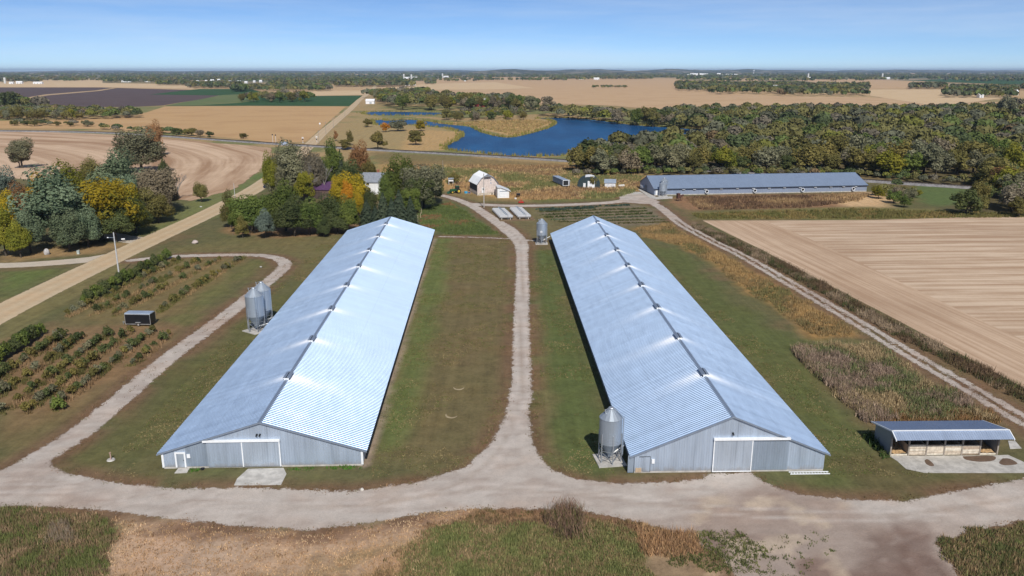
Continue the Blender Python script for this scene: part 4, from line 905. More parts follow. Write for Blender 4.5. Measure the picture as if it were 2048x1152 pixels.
# semi trailer
sa = np.array(gp(1128, 375.5)); sb = np.array(gp(1107.5, 366)); an = math.atan2(sb[1] - sa[1], sb[0] - sa[0]); Lt = float(np.hypot(*(sb - sa)))
ts = thing('semi_trailer', 'old grey semi-trailer with open white rear doors, in the dry grass', 'trailer', (sa[0] + 0.7, sa[1], 0), an)
MB().box(0, Lt, -1.25, 1.25, 0.95, 3.1).build('box_body', plain('trailer_grey', (0.24, 0.29, 0.37), 0.55, 0.2, 0.4, 0.2, 0.8, 0.3), ts)
MB().box(-0.05, Lt + 0.03, -1.29, 1.29, 3.1, 3.2).build('roof', M_GALVW, ts)
rf = MB(); rf.box(-0.1, 0.0, -1.28, -1.1, 0.85, 3.15); rf.box(-0.1, 0.0, 1.1, 1.28, 0.85, 3.15); rf.box(-0.1, 0.0, -1.1, 1.1, 2.98, 3.15); rf.box(-0.1, 0.0, -1.1, 1.1, 0.85, 1.0); rf.build('rear_frame', M_TRIM, ts)
MB().box(-0.06, -0.01, -1.08, 1.08, 1.02, 2.96).build('rear_opening', M_DARK, ts)
MB().box(-1.2, -0.1, -1.36, -1.3, 0.95, 3.0).build('rear_door', M_TRIM, ts)
for x in (1.2, 2.5):
    for s in (-1, 1):
        wh = MB(); wh.tube((x, s * 0.85, 0.5), (x, s * 1.2, 0.5), 0.5, 0.5, 16); wh.build('wheel', M_BLACK, ts)
for s in (-0.7, 0.7): MB().box(Lt - 2.2, Lt - 2.05, s - 0.07, s + 0.07, 0, 0.95).build('landing_leg', M_GALVD, ts)
MB().box(0.2, Lt - 0.3, -0.5, 0.5, 0.75, 0.95).build('chassis', M_BLACK, ts)
# scrap heap: separate pieces beside the trailer
rng = random.Random(11)
for k, (px, py, lab) in enumerate([(1135, 368, 'bent white scrap panel just right of the semi-trailer'), (1140, 366, 'upright white scrap frame behind the semi-trailer doors'), (1147, 373, 'low white scrap piece beside the arched hut'), (1143, 371, 'rusty scrap piece between semi-trailer and arched hut')]):
    x, y = gp(px, py); t = thing('scrap_metal', lab, 'scrap', (x, y, 0), rng.uniform(0, 3))
    m = M_TRIM if k < 3 else plain('rusty_scrap', (0.2, 0.1, 0.06), 0.8)
    b = MB(); b.bar((-0.9, 0, 0.05), (0.7, 0.2, 1.3 if k < 2 else 0.6), 0.06); b.bar((0.8, -0.2, 0.05), (-0.5, 0.1, 1.2 if k < 2 else 0.7), 0.06); b.build('strut', m, t)
    b = MB(); b.box(-0.8, 0.8, -0.3, 0.3, 0.0, 0.25 if k else 0.5); b.build('plate', m, t)
# grey tank lying near the small shed
x, y = gp(1243, 374); t = thing('oil_tank', 'long pale tank lying in the dirt right of the small white shed', 'tank', (x, y, 0), R(35))
MB().lathe([(0, -1.6), (0.3, -1.55), (0.5, -1.3), (0.5, 1.3), (0.3, 1.55), (0, 1.6)], 16, (0, 0, 0.55), 'x').build('shell', plain('old_tank', (0.6, 0.58, 0.54), 0.6, 0, 0.3, 0.15, 1, 0.4), t)
for s in (-0.9, 0.9): MB().box(s - 0.1, s + 0.1, -0.4, 0.4, 0, 0.25).build('cradle', M_WOODP, t)
# cattle chute of rusty pipe
x, y = gp(1358, 402); t = thing('rusty_loader', 'rusty brown loading chute standing alone in front of the far barn', 'farm machine', (x, y, 0), R(20)); M_RUST = plain('rust', (0.10, 0.05, 0.04), 0.85, 0, 0.2, 0.3, 2)
for a in ((-0.7, -0.5), (-0.7, 0.5), (0.9, -0.5), (0.9, 0.5)): MB().box(a[0] - 0.07, a[0] + 0.07, a[1] - 0.07, a[1] + 0.07, 0, 1.6).build('leg', M_RUST, t)
MB().box(-0.9, 0.1, -0.6, 0.6, 1.0, 2.9).build('hopper', M_RUST, t); MB().prism([(0.1, 1.3), (1.7, 2.0), (1.7, 2.35), (0.1, 1.9)], -0.5, 0.5).build('chute', M_RUST, t)

# ---------------------------------------------------------------- white gas tanks in two blocks
def tanks(nm, a0, a1, n_, Lk, grp):
    P0 = np.array(gp(*a0)); P1 = np.array(gp(*a1)); rad = 0.58
    for k in range(n_):
        p = P0 + (P1 - P0) * k / (n_ - 1)
        t = thing('gas_tank', '%s white gas tank of the %s block beside the lane' % (['nearest', 'second nearest', 'third nearest', 'middle', 'third farthest', 'second farthest', 'farthest'][k], nm), 'tank', (p[0], p[1], 0), R(1.5), grp)
        h = Lk / 2; prf = [(0, -h)] + [(rad * math.sin(a), -h + rad * 0.7 * (1 - math.cos(a))) for a in np.linspace(0.25, math.pi / 2, 5)] + [(rad * math.sin(a), h - rad * 0.7 * (1 - math.cos(a))) for a in np.linspace(math.pi / 2, 0.25, 5)] + [(0, h)]
        MB().lathe(prf, 18, (h, 0, 0.95), 'x').build('shell', plain('tank_white', (0.42, 0.43, 0.45), 0.55, 0, 0.3, 0.1, 1.0, 0.3), t, smooth=True)
        for s in (0.9, Lk - 0.9): MB().box(s - 0.12, s + 0.12, -0.45, 0.45, 0, 0.55).build('saddle', M_CONC, t)
        MB().lathe([(0.0, 0.35), (0.22, 0.33), (0.22, 0.0)], 12, (h, 0, 1.5)).build('valve_dome', M_GALVD, t)
    d = (P1 - P0); q = thing('gas_pipe', 'dark supply pipe across the tops of the %s tank block' % nm, 'pipe', (P0[0] + Lk * 0.62, P0[1], 0), math.atan2(d[1], d[0]))
    L_ = float(np.hypot(*d)); MB().tube((-0.6, 0, 1.66), (L_ + 0.6, 0, 1.66), 0.07).build('pipe', M_GALVD, q)
    for s in (-0.6, L_ + 0.6): MB().tube((s, 0, 0), (s, 0, 1.66), 0.06).build('riser', M_GALVD, q)
tanks('left', (998, 439), (984, 424.5), 7, 4.6, 'left block of white gas tanks')
tanks('right', (1034, 438), (1019, 423), 7, 4.6, 'right block of white gas tanks')
bed = pad('gravel_bed', G([(985, 421), (1050, 420), (1072, 441), (1000, 443)]), 0.03); bed.data.materials[0] = plain('bed_dirt', A(128, 108, 84), 0.95, 0, 0.1, 0.3, 0.7)

# ---------------------------------------------------------------- poles
def pole(label, px, py, top, arm=0.0, r=0.15, kind='utility_pole', m=None, lamp=False, xf=False, rz=0.3):
    x, y = gp(px, py); t = thing(kind, label, 'pole', (x, y, 0), rz); h = top
    MB().tube((0, 0, 0), (0, 0, h), r, r * 0.65, 10).build('pole', m or M_WOODP, t)
    if arm:
        MB().bar((-arm, 0, h - 0.5), (arm, 0, h - 0.5), 0.06).build('crossarm', M_WOODP, t)
        for s in (-arm * 0.9, arm * 0.9, 0.3): MB().tube((s, 0, h - 0.44), (s, 0, h - 0.2), 0.05, 0.04, 8).build('insulator', M_GALVD, t)
    if lamp: MB().bar((0, 0, h - 1.3), (-1.3, 0, h - 1.1), 0.035).build('lamp_arm', M_GALVD, t); MB().lathe([(0, 0.1), (0.12, 0.08), (0.2, -0.06), (0.0, -0.08)], 10, (-1.35, 0, h - 1.15)).build('lamp_head', M_TRIM, t)
    if xf: MB().lathe([(0, 0), (0.24, 0), (0.24, 0.75), (0, 0.8)], 12, (0.36, 0, h - 1.9)).build('transformer', M_GALVW, t)
    return t
M_PALEP = plain('pale_pole', (0.5, 0.5, 0.5), 0.7, 0, 0.3, 0.12, 3)
pole('pale utility pole with a lamp arm between the public road and the orchard hedge', 238, 548, 10.1, 0.0, 0.19, m=M_PALEP, lamp=True)
pole('tall wooden pole in front of the white gambrel barn', 968, 415, 12.0, 0.0, 0.2, m=plain('pole_grey', (0.4, 0.37, 0.34), 0.8), xf=False)
pole('tall thin pole rising among the trees by the farmhouse', 722, 372, 9.8, 0.4, 0.16)
pole('thin roadside pole left of the green trees', 471, 405, 7.0, 0.0, 0.12, m=M_PALEP)
for k, (px, py, h) in enumerate([(638, 289, 9), (652, 268, 9), (667, 256, 8.5), (690, 236, 8), (719, 214, 8)]):
    pole('%s wooden line pole along the far stretch of the public road' % ['nearest', 'second', 'third', 'fourth', 'farthest'][k], px, py, h, 0.5, 0.16)
pole('bare grey pole in the meadow above the gambrel barn', 886, 346, 6.0, 0, 0.14)
# garden stakes by the near lane
for k, (px, py) in enumerate([(836, 443), (841, 437), (843, 428)]):
    x, y = gp(px, py); t = thing('fence_stake', '%s pale fence stake in the weeds behind the left barn' % ['front', 'middle', 'rear'][k], 'stake', (x, y, 0), 0)
    MB().tube((0, 0, 0), (0, 0, 2.0), 0.07, 0.06, 8).build('post', plain('stake_wood', (0.55, 0.45, 0.32), 0.8), t); MB().tube((0, 0, 2.0), (0, 0, 2.1), 0.06, 0.01, 8).build('tip', plain('stake_wood', (0.55, 0.45, 0.32)), t)

# ---------------------------------------------------------------- black cargo trailer in the orchard
x0, y0 = gp(252, 652); x1, y1 = gp(303, 652.5); tc = thing('cargo_trailer', 'black enclosed cargo trailer parked in the orchard', 'trailer', ((x0 + x1) / 2, (y0 + y1) / 2 + 1.0, 0), R(-3)); Lc = x1 - x0; hc = Lc / 2
MB().box(-hc, hc, -1.05, 1.05, 0.42, 2.35).build('body', M_BLACK, tc)
rt = MB(); rt.prism([(-1.07, 2.35), (1.07, 2.35), (0.8, 2.52), (-0.8, 2.52)], -hc - 0.03, hc + 0.03, 'x'); rt.build('roof', M_GALVB, tc)
M_ALU = plain('aluminium_edge', (0.7, 0.72, 0.74), 0.35, 0.7)
for s in (-1, 1):
    for e_ in (-1, 1): MB().box(s * hc - 0.06 if s > 0 else -hc - 0.02, s * hc + 0.02 if s > 0 else -hc + 0.06, e_ * 1.05 - 0.02, e_ * 1.05 + 0.03 if e_ > 0 else -1.05 + 0.02, 0.40, 2.36).build('corner_trim', M_ALU, tc)
MB().box(-hc, hc, -1.10, -1.05, 0.36, 0.46).build('bottom_rail', M_ALU, tc); MB().box(-hc, hc, -1.10, -1.05, 2.28, 2.38).build('top_rail', M_ALU, tc)
for s in (-1.12, 0.95):
    wh = MB(); wh.tube((0.1, s - 0.05, 0.35), (0.1, s + 0.17, 0.35), 0.35, 0.35, 18); wo = wh.build('wheel', M_BLACK, tc); rm = MB(); rm.tube((0.1, s - 0.08, 0.35), (0.1, s - 0.05, 0.35), 0.2, 0.2, 12); rm.build('rim', M_ALU, wo)
MB().box(-0.4, 0.6, -1.32, -1.06, 0.72, 0.82).build('fender', M_ALU, tc)
MB().bar((-hc, 0, 0.45), (-hc - 1.1, 0, 0.45), 0.05).build('tow_bar', M_GALVD, tc); MB().tube((-hc - 1.0, 0, 0), (-hc - 1.0, 0, 0.7), 0.04).build('jack', M_GALVD, tc)
MB().box(hc + 0.005, hc + 0.03, -0.95, 0.95, 0.5, 2.25).build('ramp_door', M_BLACK, tc)

# ---------------------------------------------------------------- boulders and small roadside things
def rock(label, px, py, s, seed, col=(0.42, 0.40, 0.39)):
    x, y = gp(px, py); bm = bmesh.new(); bmesh.ops.create_icosphere(bm, subdivisions=3, radius=1); r = random.Random(seed)
    ax = [Vector((r.uniform(-1, 1), r.uniform(-1, 1), r.uniform(-1, 1))).normalized() for _ in range(9)]; dd = [r.uniform(0.62, 0.95) for _ in ax]
    for v in bm.verts:
        for a, d in zip(ax, dd):
            k = v.co.dot(a) - d
            if k > 0: v.co -= a * k * 0.9
        v.co.x *= s[0]; v.co.y *= s[1]; v.co.z = v.co.z * s[2] + s[2] * 0.55
        v.co.z = max(v.co.z, -0.03)
    me = bpy.data.meshes.new('boulder'); bm.to_mesh(me); bm.free()
    tag(newobj('boulder', me, plain('boulder_%d' % seed, col, 0.9, 0, 0.2, 0.25, 2), None, (x, y, 0), (0, 0, r.uniform(0, 3))), label, 'boulder')
rock('large grey boulder at the foot of the left roadside trees', 94, 509, (0.75, 0.7, 1.05), 3)
rock('flat pinkish boulder on the grass right of the public road', 390, 487, (1.1, 0.8, 0.65), 4, (0.45, 0.38, 0.35))
rock('small pale stone at the edge of the drive before the left barn', 724, 980, (0.25, 0.2, 0.16), 6, (0.6, 0.57, 0.52))
rock('small pale stone on the lawn inside the drive loop', 522, 535, (0.4, 0.3, 0.25), 7, (0.55, 0.53, 0.5))
x, y = gp(157, 508); t = thing('utility_pedestal', 'small grey-green utility box beside the left driveway', 'utility box', (x, y, 0), 0)
MB().box(-0.3, 0.3, -0.25, 0.25, 0, 0.95).build('cabinet', plain('pedestal_grey', (0.45, 0.5, 0.47), 0.6), t); MB().prism([(-0.34, 0.95), (0.34, 0.95), (0.0, 1.08)], -0.29, 0.29).build('cap', plain('pedestal_grey', (0.4, 0.4, 0.4)), t)
x, y = gp(247, 484.5); t = thing('mailbox', 'white mailbox lying low beside the side driveway', 'mailbox', (x, y, 0), R(20))
MB().box(-0.05, 0.05, -0.05, 0.05, 0, 0.75).build('post', M_WOODP, t); MB().lathe([(0, -0.45), (0.2, -0.45), (0.2, 0.45), (0, 0.45)], 12, (0, 0, 0.9), 'x').build('box', M_TRIM, t)
x, y = gp(403, 415); rock('low grey stone in the grass beside the road bend', 402, 414, (0.5, 0.35, 0.2), 9, (0.5, 0.52, 0.53))
x, y = gp(222, 920); t = thing('water_hydrant', 'rusty yard hydrant in a ring of bare dirt left of the left barn', 'hydrant', (x, y, 0), 0)
MB().tube((0, 0, 0), (0, 0, 0.95), 0.07, 0.06, 10).build('standpipe', plain('hydrant_rust', (0.5, 0.33, 0.27), 0.7), t); MB().bar((-0.1, 0, 0.95), (0.12, -0.05, 1.08), 0.05).build('head', plain('hydrant_rust', (0.3, 0.2, 0.2)), t); MB().lathe([(0.5, 0.0), (0.42, 0.12), (0.3, 0.1), (0, 0.1)], 14).build('collar', M_CONC, t)

# ---------------------------------------------------------------- tractor, implements, hutch
x, y = gp(911, 386.5); tt_ = thing('tractor', 'green tractor with yellow wheel rims left of the gambrel barn', 'tractor', (x, y, 0), R(25)); M_GRN = plain('tractor_green', (0.02, 0.10, 0.035), 0.4, 0, 0.5); M_YEL = plain('rim_yellow', (0.55, 0.4, 0.05), 0.5)
MB().box(-2.2, 0.0, -0.45, 0.45, 0.95, 1.75).build('hood', M_GRN, tt_); MB().box(-0.1, 1.6, -0.75, 0.75, 0.9, 1.6).build('body', M_GRN, tt_)
cb = MB(); cb.prism([(0.0, 1.6), (1.5, 1.6), (1.4, 2.75), (0.15, 2.75)], -0.7, 0.7); cab = cb.build('cab', plain('tinted_glass', (0.02, 0.03, 0.03), 0.1, 0, 0.6), tt_); MB().box(0.0, 1.5, -0.78, 0.78, 2.75, 2.88).build('cab_roof', M_GRN, cab)
for xx, s, r_ in ((1.0, 1, 0.92), (1.0, -1, 0.92), (-1.7, 1, 0.6), (-1.7, -1, 0.6)):
    w_ = MB(); w_.tube((xx, s * 0.75, r_), (xx, s * 1.2, r_), r_, r_, 20); wo = w_.build('wheel', M_BLACK, tt_); rm = MB(); rm.tube((xx, s * 1.2, r_), (xx, s * 1.23, r_), r_ * 0.55, r_ * 0.55, 14); rm.build('rim', M_YEL, wo)
MB().tube((-1.2, 0, 1.75), (-1.2, 0, 2.6), 0.06).build('exhaust', M_BLACK, tt_)
ld = MB(); ld.bar((-0.4, -0.65, 1.6), (-2.9, -0.65, 0.6), 0.08); ld.bar((-0.4, 0.65, 1.6), (-2.9, 0.65, 0.6), 0.08); ld.build('loader_arm', M_GRN, tt_); MB().prism([(-3.4, 0.15), (-2.8, 0.15), (-2.8, 0.9)], -1.0, 1.0).build('bucket', M_GRN, tt_)
x, y = gp(932, 386.5); t = thing('water_trough', 'bright blue tub between tractor and gambrel barn', 'tub', (x, y, 0), R(10)); M_BLU = plain('blue_plastic', (0.05, 0.35, 0.6), 0.5)
MB().lathe([(0, 0.06), (0.6, 0.06), (0.68, 0.7), (0.75, 0.7), (0.66, 0.0), (0, 0.0)], 16).build('tub', M_BLU, t); MB().box(0.9, 1.7, -0.3, 0.3, 0, 0.45).build('side_box', plain('navy', (0.03, 0.08, 0.25), 0.5), t)
x, y = gp(1042, 406); t = thing('red_mower', 'red mower implement on the drive right of the white garage', 'farm implement', (x, y, 0), R(-10)); M_RED = plain('implement_red', (0.5, 0.03, 0.02), 0.5, 0, 0.4)
MB().prism([(-1.0, 0.2), (1.0, 0.2), (0.7, 0.5), (-0.7, 0.5)], -0.7, 0.7).build('deck', M_RED, t)
hh = MB(); hh.bar((-0.5, 0, 0.5), (0, 0.3, 1.25), 0.07); hh.bar((0.5, 0, 0.5), (0, 0.3, 1.25), 0.07); hh.build('hitch_frame', M_RED, t)
for s in (-0.9, 0.9): MB().tube((s, 0.75, 0.22), (s, 0.9, 0.22), 0.22, 0.22, 12).build('wheel', M_BLACK, t)
x, y = gp(1036.5, 394.5); t = thing('grill_cart', 'black bin on legs behind the red mower', 'bin', (x, y, 0), R(10)); MB().box(-0.7, 0.7, -0.4, 0.4, 0.7, 1.5).build('tub', M_BLACK, t)
for a in ((-0.6, -0.3), (0.6, -0.3), (-0.6, 0.3), (0.6, 0.3)): MB().box(a[0] - 0.05, a[0] + 0.05, a[1] - 0.05, a[1] + 0.05, 0, 0.7).build('leg', M_BLACK, t)
x, y = gp(1031, 398); t = thing('wash_tub', 'low white tub beside the black bin on legs', 'tub', (x, y, 0), 0); MB().lathe([(0, 0.05), (0.35, 0.05), (0.42, 0.4), (0.46, 0.4), (0.38, 0), (0, 0)], 14).build('tub', M_TRIM, t); MB().tube((-0.46, 0, 0.38), (-0.56, 0, 0.3), 0.03).build('handle', M_GALVD, t)
x, y = gp(902, 369); t = thing('raised_hutch', 'small white hutch raised on legs beside a bush left of the tractor', 'hutch', (x, y, 0), R(5))
for a in ((-0.9, -0.6), (0.9, -0.6), (-0.9, 0.6), (0.9, 0.6)): MB().box(a[0] - 0.07, a[0] + 0.07, a[1] - 0.07, a[1] + 0.07, 0, 1.5).build('leg', M_WHITE, t)
MB().box(-1.05, 1.05, -0.7, 0.7, 1.4, 2.5).build('box', M_WHITE, t); MB().prism([(-0.9, 2.5), (0.9, 2.5), (0.9, 2.62), (-0.9, 2.95)], -1.2, 1.2, 'x').build('roof', M_GALVW, t); MB().box(-0.95, 0.9, -0.74, -0.705, 2.15, 2.45).build('window', M_DARK, t)

# ---------------------------------------------------------------- farmhouse and purple shed among the trees
M_SHING = plain('grey_shingles', (0.22, 0.24, 0.28), 0.85, 0, 0.2, 0.15, 1.5)
hx_, hy_ = gp(762, 392)
th = gabled('farmhouse', 'white farmhouse with grey roofs half hidden by the yard trees', 'house', (hx_ + 3.5, hy_ + 8, 0), R(88), 8.0, 13.0, 5.0, 8.0, M_WHITE, M_SHING, 0.4, None, [('l', 5.0, 6.0, 0.2, 2.3)], [('l', 1.5, 2.5, 1.2, 2.6), ('l', 8, 9, 1.2, 2.6), ('l', 10.5, 11.5, 1.2, 2.6), ('l', 2.5, 3.5, 3.6, 4.7), ('l', 8.5, 9.5, 3.6, 4.7), ('f', -1.5, -0.5, 1.2, 2.6), ('f', 1, 2, 1.2, 2.6), ('f', -0.5, 0.5, 5.0, 6.2)])
wg = MB(); wg.prism([(-2.2, 0), (2.2, 0), (2.2, 4.2), (0, 6.6), (-2.2, 4.2)], -5.5, -0.01); 
wg.build('side_wing', M_WHITE, th)
for s in (-1, 1):
    r = MB(); r.prism([(0, 6.75), (s * 2.6, 4.0), (s * 2.6, 3.85), (0, 6.6)], -5.9, 0.3); r.build('wing_roof', M_SHING, th)
MB().box(1.2, 2.0, 5.5, 6.3, 7.0, 9.0).build('chimney', plain('brick', (0.3, 0.12, 0.08), 0.9), th)
px_, py_ = gp(630, 402); M_PURP = plain('purple_metal_roof', (0.11, 0.055, 0.13), 0.5, 0.2, 0.4)
gabled('purple_roof_shed', 'shed with a plum purple metal roof between the yard trees', 'shed', (px_ + 5, py_ + 9, 0), R(86), 9.0, 10.5, 3.6, 6.0, plain('brown_wall', (0.12, 0.08, 0.07), 0.8), M_PURP, 0.3, None, [('l', 3, 6, 0.05, 2.8)], (), plain('dark_brown_door', (0.07, 0.05, 0.045), 0.8), True)
# parked car on the road bend
x, y = gp(536, 375.5); t = thing('parked_car', 'dark blue car standing on the public road behind the trees', 'car', (x, y, 0), R(75)); M_CAR = plain('car_blue', (0.012, 0.022, 0.06), 0.25, 0, 0.6)
bd = MB(); bd.prism([(-2.2, 0.35), (2.2, 0.35), (2.25, 0.8), (1.2, 0.95), (-2.15, 0.98)], -0.88, 0.88); bd.build('body', M_CAR, t); MB().prism([(-1.7, 0.96), (0.9, 0.93), (0.3, 1.5), (-1.4, 1.5)], -0.78, 0.78).build('cabin', plain('car_glass', (0.02, 0.03, 0.04), 0.1, 0, 0.6), t)
for xx in (-1.35, 1.35):
    for s in (-0.9, 0.72): MB().tube((xx, s, 0.33), (xx, s + 0.18, 0.33), 0.33, 0.33, 14).build('wheel', M_BLACK, t)
# railway crossing
def signal(label, px, py, h, heads):
    x, y = gp(px, py); t = thing('crossing_signal', label, 'railway signal', (x, y, 0), R(15)); MB().tube((0, 0, 0), (0, 0, h), 0.1, 0.08, 8).build('mast', M_TRIM, t)
    for i, z in enumerate(heads):
        hd_ = MB(); hd_.lathe([(0, -0.15), (0.45, -0.12), (0.45, 0.0), (0, 0.02)], 14, (0, 0, z), 'y'); hd_.build('signal_head', M_BLACK, t)
    MB().box(-0.35, 0.35, -0.3, 0.3, 0, 0.5).build('base', M_CONC, t); return t
signal('left railway signal mast with a black round head', 546, 286.5, 6.0, (5.6,)); signal('right railway signal mast of the pair with a black round head', 552, 286, 5.6, (5.2,))
s1 = signal('white road crossing mast left of the level crossing', 606, 286, 4.2, (2.4,)); s2 = signal('white road crossing mast right of the level crossing', 633.5, 283.5, 3.2, (1.6,))
for s_ in (s1, s2):
    b = MB(); b.bar((-0.7, -0.12, 2.9), (0.7, -0.12, 3.9), 0.03, 0.11); b.bar((-0.7, -0.12, 3.9), (0.7, -0.12, 2.9), 0.03, 0.11); b.build('crossbuck', M_TRIM, s_)
x, y = gp(574, 288.8); t = thing('signal_cabinet', 'grey-blue equipment cabinet beside the railway track', 'cabinet', (x, y - 5.5, 0), R(12)); MB().box(-2.2, 2.2, -1.0, 1.0, 0, 1.9).build('cabinet', plain('cabinet_blue', (0.3, 0.36, 0.5), 0.5), t); MB().prism([(-1.1, 1.9), (1.1, 1.9), (0, 2.3)], -2.3, 2.3, 'x').build('roof', M_GALVW, t); MB().box(-0.6, 0.6, -1.05, -1.0, 0.1, 1.7).build('door', M_GALVW, t)
x, y = gp(640, 254); t = thing('road_sign', 'white round advance sign beside the far public road', 'sign', (x, y, 0), 0); MB().tube((0, 0, 0), (0, 0, 2.6), 0.06).build('post', M_GALVD, t); MB().lathe([(0, -0.06), (0.7, -0.06), (0.7, 0), (0, 0)], 16, (0, 0, 2.9), 'y').build('plate', M_TRIM, t)
# iron manhole-like circles: low weeds rings are ground; black rubber pan by left barn door
x, y = gp(405, 939); t = thing('rubber_pan', 'small black rubber pan at the foot of the left barn front', 'pan', (x, y, 0), 0); MB().lathe([(0, 0.03), (0.2, 0.03), (0.25, 0.16), (0.28, 0.16), (0.22, 0), (0, 0)], 14).build('pan', M_BLACK, t); MB().tube((0.26, 0, 0.14), (0.34, 0, 0.1), 0.02).build('handle', M_BLACK, t)
# ---------------------------------------------------------------- trees
RG = np.random.default_rng(7)
def unit(n, rg): 
    v = rg.normal(size=(n, 3)); return v / np.linalg.norm(v, axis=1)[:, None]
def crown_mesh(name, seed, nleaf, leaf, shape='round', aspect=2.1, lobes=16):
    # unit crown: radius 1 in plan, height 1; aspect = real height / real radius keeps leaves square
    rg = np.random.default_rng(seed); P = []; Nn = []; VV = []
    if shape in ('round', 'oval', 'bush', 'open', 'wood'):
        if shape == 'bush': cz, hz, rr = 0.45, 0.42, 0.62
        elif shape == 'oval': cz, hz, rr = 0.50, 0.46, 0.64
        elif shape == 'wood': cz, hz, rr = 0.48, 0.47, 0.66
        elif shape == 'open': cz, hz, rr = 0.60, 0.33, 0.66
        else: cz, hz, rr = 0.50, 0.46, 0.68
        d = unit(lobes, rg); d[:, 2] = np.where(d[:, 2] < -0.55, -d[:, 2] * 0.4, d[:, 2])
        rad = rg.uniform(0.5, 1.12, lobes); C = d * rad[:, None] * np.array([rr, rr, hz])
        C = np.vstack([C, [[0, 0, hz * 0.55], [0.15, -0.1, -hz * 0.2], [-0.2, 0.1, 0.0]]]); nl = len(C)
        lr = (0.13 + 0.27 * rg.random(nl) ** 0.9) * (1.0 if shape != 'open' else 0.85); lv = rg.random(nl)
        pick = rg.choice(nl, nleaf, p=lr ** 2 / (lr ** 2).sum())
        u = unit(nleaf, rg); u[:, 2] = np.where(u[:, 2] < -0.2, u[:, 2] * 0.5, u[:, 2])
        q = rg.uniform(0.55, 1.08, nleaf) ** 0.6; q = q * (1 + 0.12 * np.sin(u[:, 0] * 9 + pick) * np.sin(u[:, 1] * 8))
        off = u * (lr[pick] * q)[:, None]; off[:, 2] *= 0.62
        P = C[pick] + off; P[:, 2] += cz; Nn = u + 0.25 * P * np.array([1, 1, 0]) ; VV = lv[pick]
        keep = P[:, 2] > {'bush': 0.02, 'wood': 0.03, 'open': 0.2}.get(shape, 0.035); P = P[keep]; Nn = Nn[keep]; VV = VV[keep]
    elif shape == 'spruce':
        h = rg.random(nleaf) ** 0.75; h = 1 - h; a = rg.uniform(0, 2 * math.pi, nleaf); tier = np.floor(h * 13) / 13; fr = h * 13 % 1
        r = (1 - h) ** 0.85 * (0.72 + 0.28 * (1 - fr)) * (0.8 + 0.2 * np.sin(a * 7 + tier * 50)) * rg.uniform(0.55, 1.05, nleaf)
        P = np.stack([np.cos(a) * r, np.sin(a) * r, 0.04 + h * 0.95 - r * 0.07], 1); Nn = np.stack([np.cos(a) * 0.7, np.sin(a) * 0.7, np.full(nleaf, 0.8)], 1); VV = (np.sin(tier * 40) + 1) / 2
    n = len(P); Nn = Nn + rg.normal(size=(n, 3)) * 0.42; Nn /= np.linalg.norm(Nn, axis=1)[:, None]
    t = np.cross(Nn, unit(n, rg)); t /= np.linalg.norm(t, axis=1)[:, None]; b = np.cross(Nn, t)
    s = leaf * rg.uniform(0.55, 1.35, n)[:, None]; w = s * rg.uniform(0.5, 0.9, n)[:, None]
    fix = np.array([1, 1, 1 / aspect])
    V = np.stack([P - t * s * fix, P - b * w * fix + Nn * s * 0.25 * fix, P + t * s * fix, P + b * w * fix + Nn * s * 0.25 * fix], 1).reshape(-1, 3)
    V[:, 2] = np.maximum(V[:, 2], 0.005)
    me = np_mesh(name, V, np.arange(4 * n).reshape(-1, 4))
    set_col(me, 'var', np.repeat(np.stack([rg.random(n), VV, P[:, 2]], 1), 4, 0)); return me
def trunk_mesh(seed, aspect=2.1, limbs=6):
    rg = random.Random(seed); m = MB(); m.tube((0, 0, -0.01), (0.02, 0.01, 0.3), 0.062, 0.045, 9); m.tube((0.02, 0.01, 0.3), (-0.02, 0.0, 0.72), 0.045, 0.015, 8)
    for k in range(limbs):
        a = 2 * math.pi * k / limbs + rg.uniform(-.4, .4); z = rg.uniform(0.2, 0.42); r = rg.uniform(0.45, 0.7); z1 = z + rg.uniform(0.18, 0.34)
        e = (math.cos(a) * r, math.sin(a) * r, z1); m.tube((0, 0, z), e, 0.028, 0.012, 6)
        for j in range(2):
            a2 = a + rg.uniform(-.8, .8); q = rg.uniform(.4, .8); s = (e[0] * q, e[1] * q, z + (z1 - z) * q); m.tube(s, (s[0] + math.cos(a2) * .25, s[1] + math.sin(a2) * .25, s[2] + 0.14), 0.012, 0.005, 5)
    o = m.build('tmp', None); me = o.data; bpy.data.objects.remove(o); return me
def bare_mesh(seed):
    rg = random.Random(seed); m = MB()
    def grow(p, d, L, r, k):
        e = p + d * L; m.tube(p, e, r, r * 0.65, 5, False)
        if k == 0: return
        for _ in range(3 if k > 1 else 4):
            nd = (d + Vector((rg.uniform(-1, 1), rg.uniform(-1, 1), rg.uniform(-0.2, 0.5))) * 0.75).normalized(); grow(p + d * L * rg.uniform(.55, 1), nd, L * rg.uniform(.55, .8), r * 0.6, k - 1)
    grow(Vector((0, 0, 0)), Vector((0, 0, 1)), 0.33, 0.022, 4)
    V = np.array(m.v); zs = 0.97 / V[:, 2].max(); xs_ = 0.95 / np.abs(V[:, :2]).max(); m.v = [tuple(v * np.array([xs_, xs_, zs])) for v in V]
    o = m.build('tmp', None); me = o.data; bpy.data.objects.remove(o); return me
M_BARK = plain('bark', (0.09, 0.075, 0.06), 0.95, 0, 0.1, 0.3, 3); M_BARKG = plain('grey_bark', (0.24, 0.22, 0.2), 0.95, 0, 0.1, 0.2, 3)
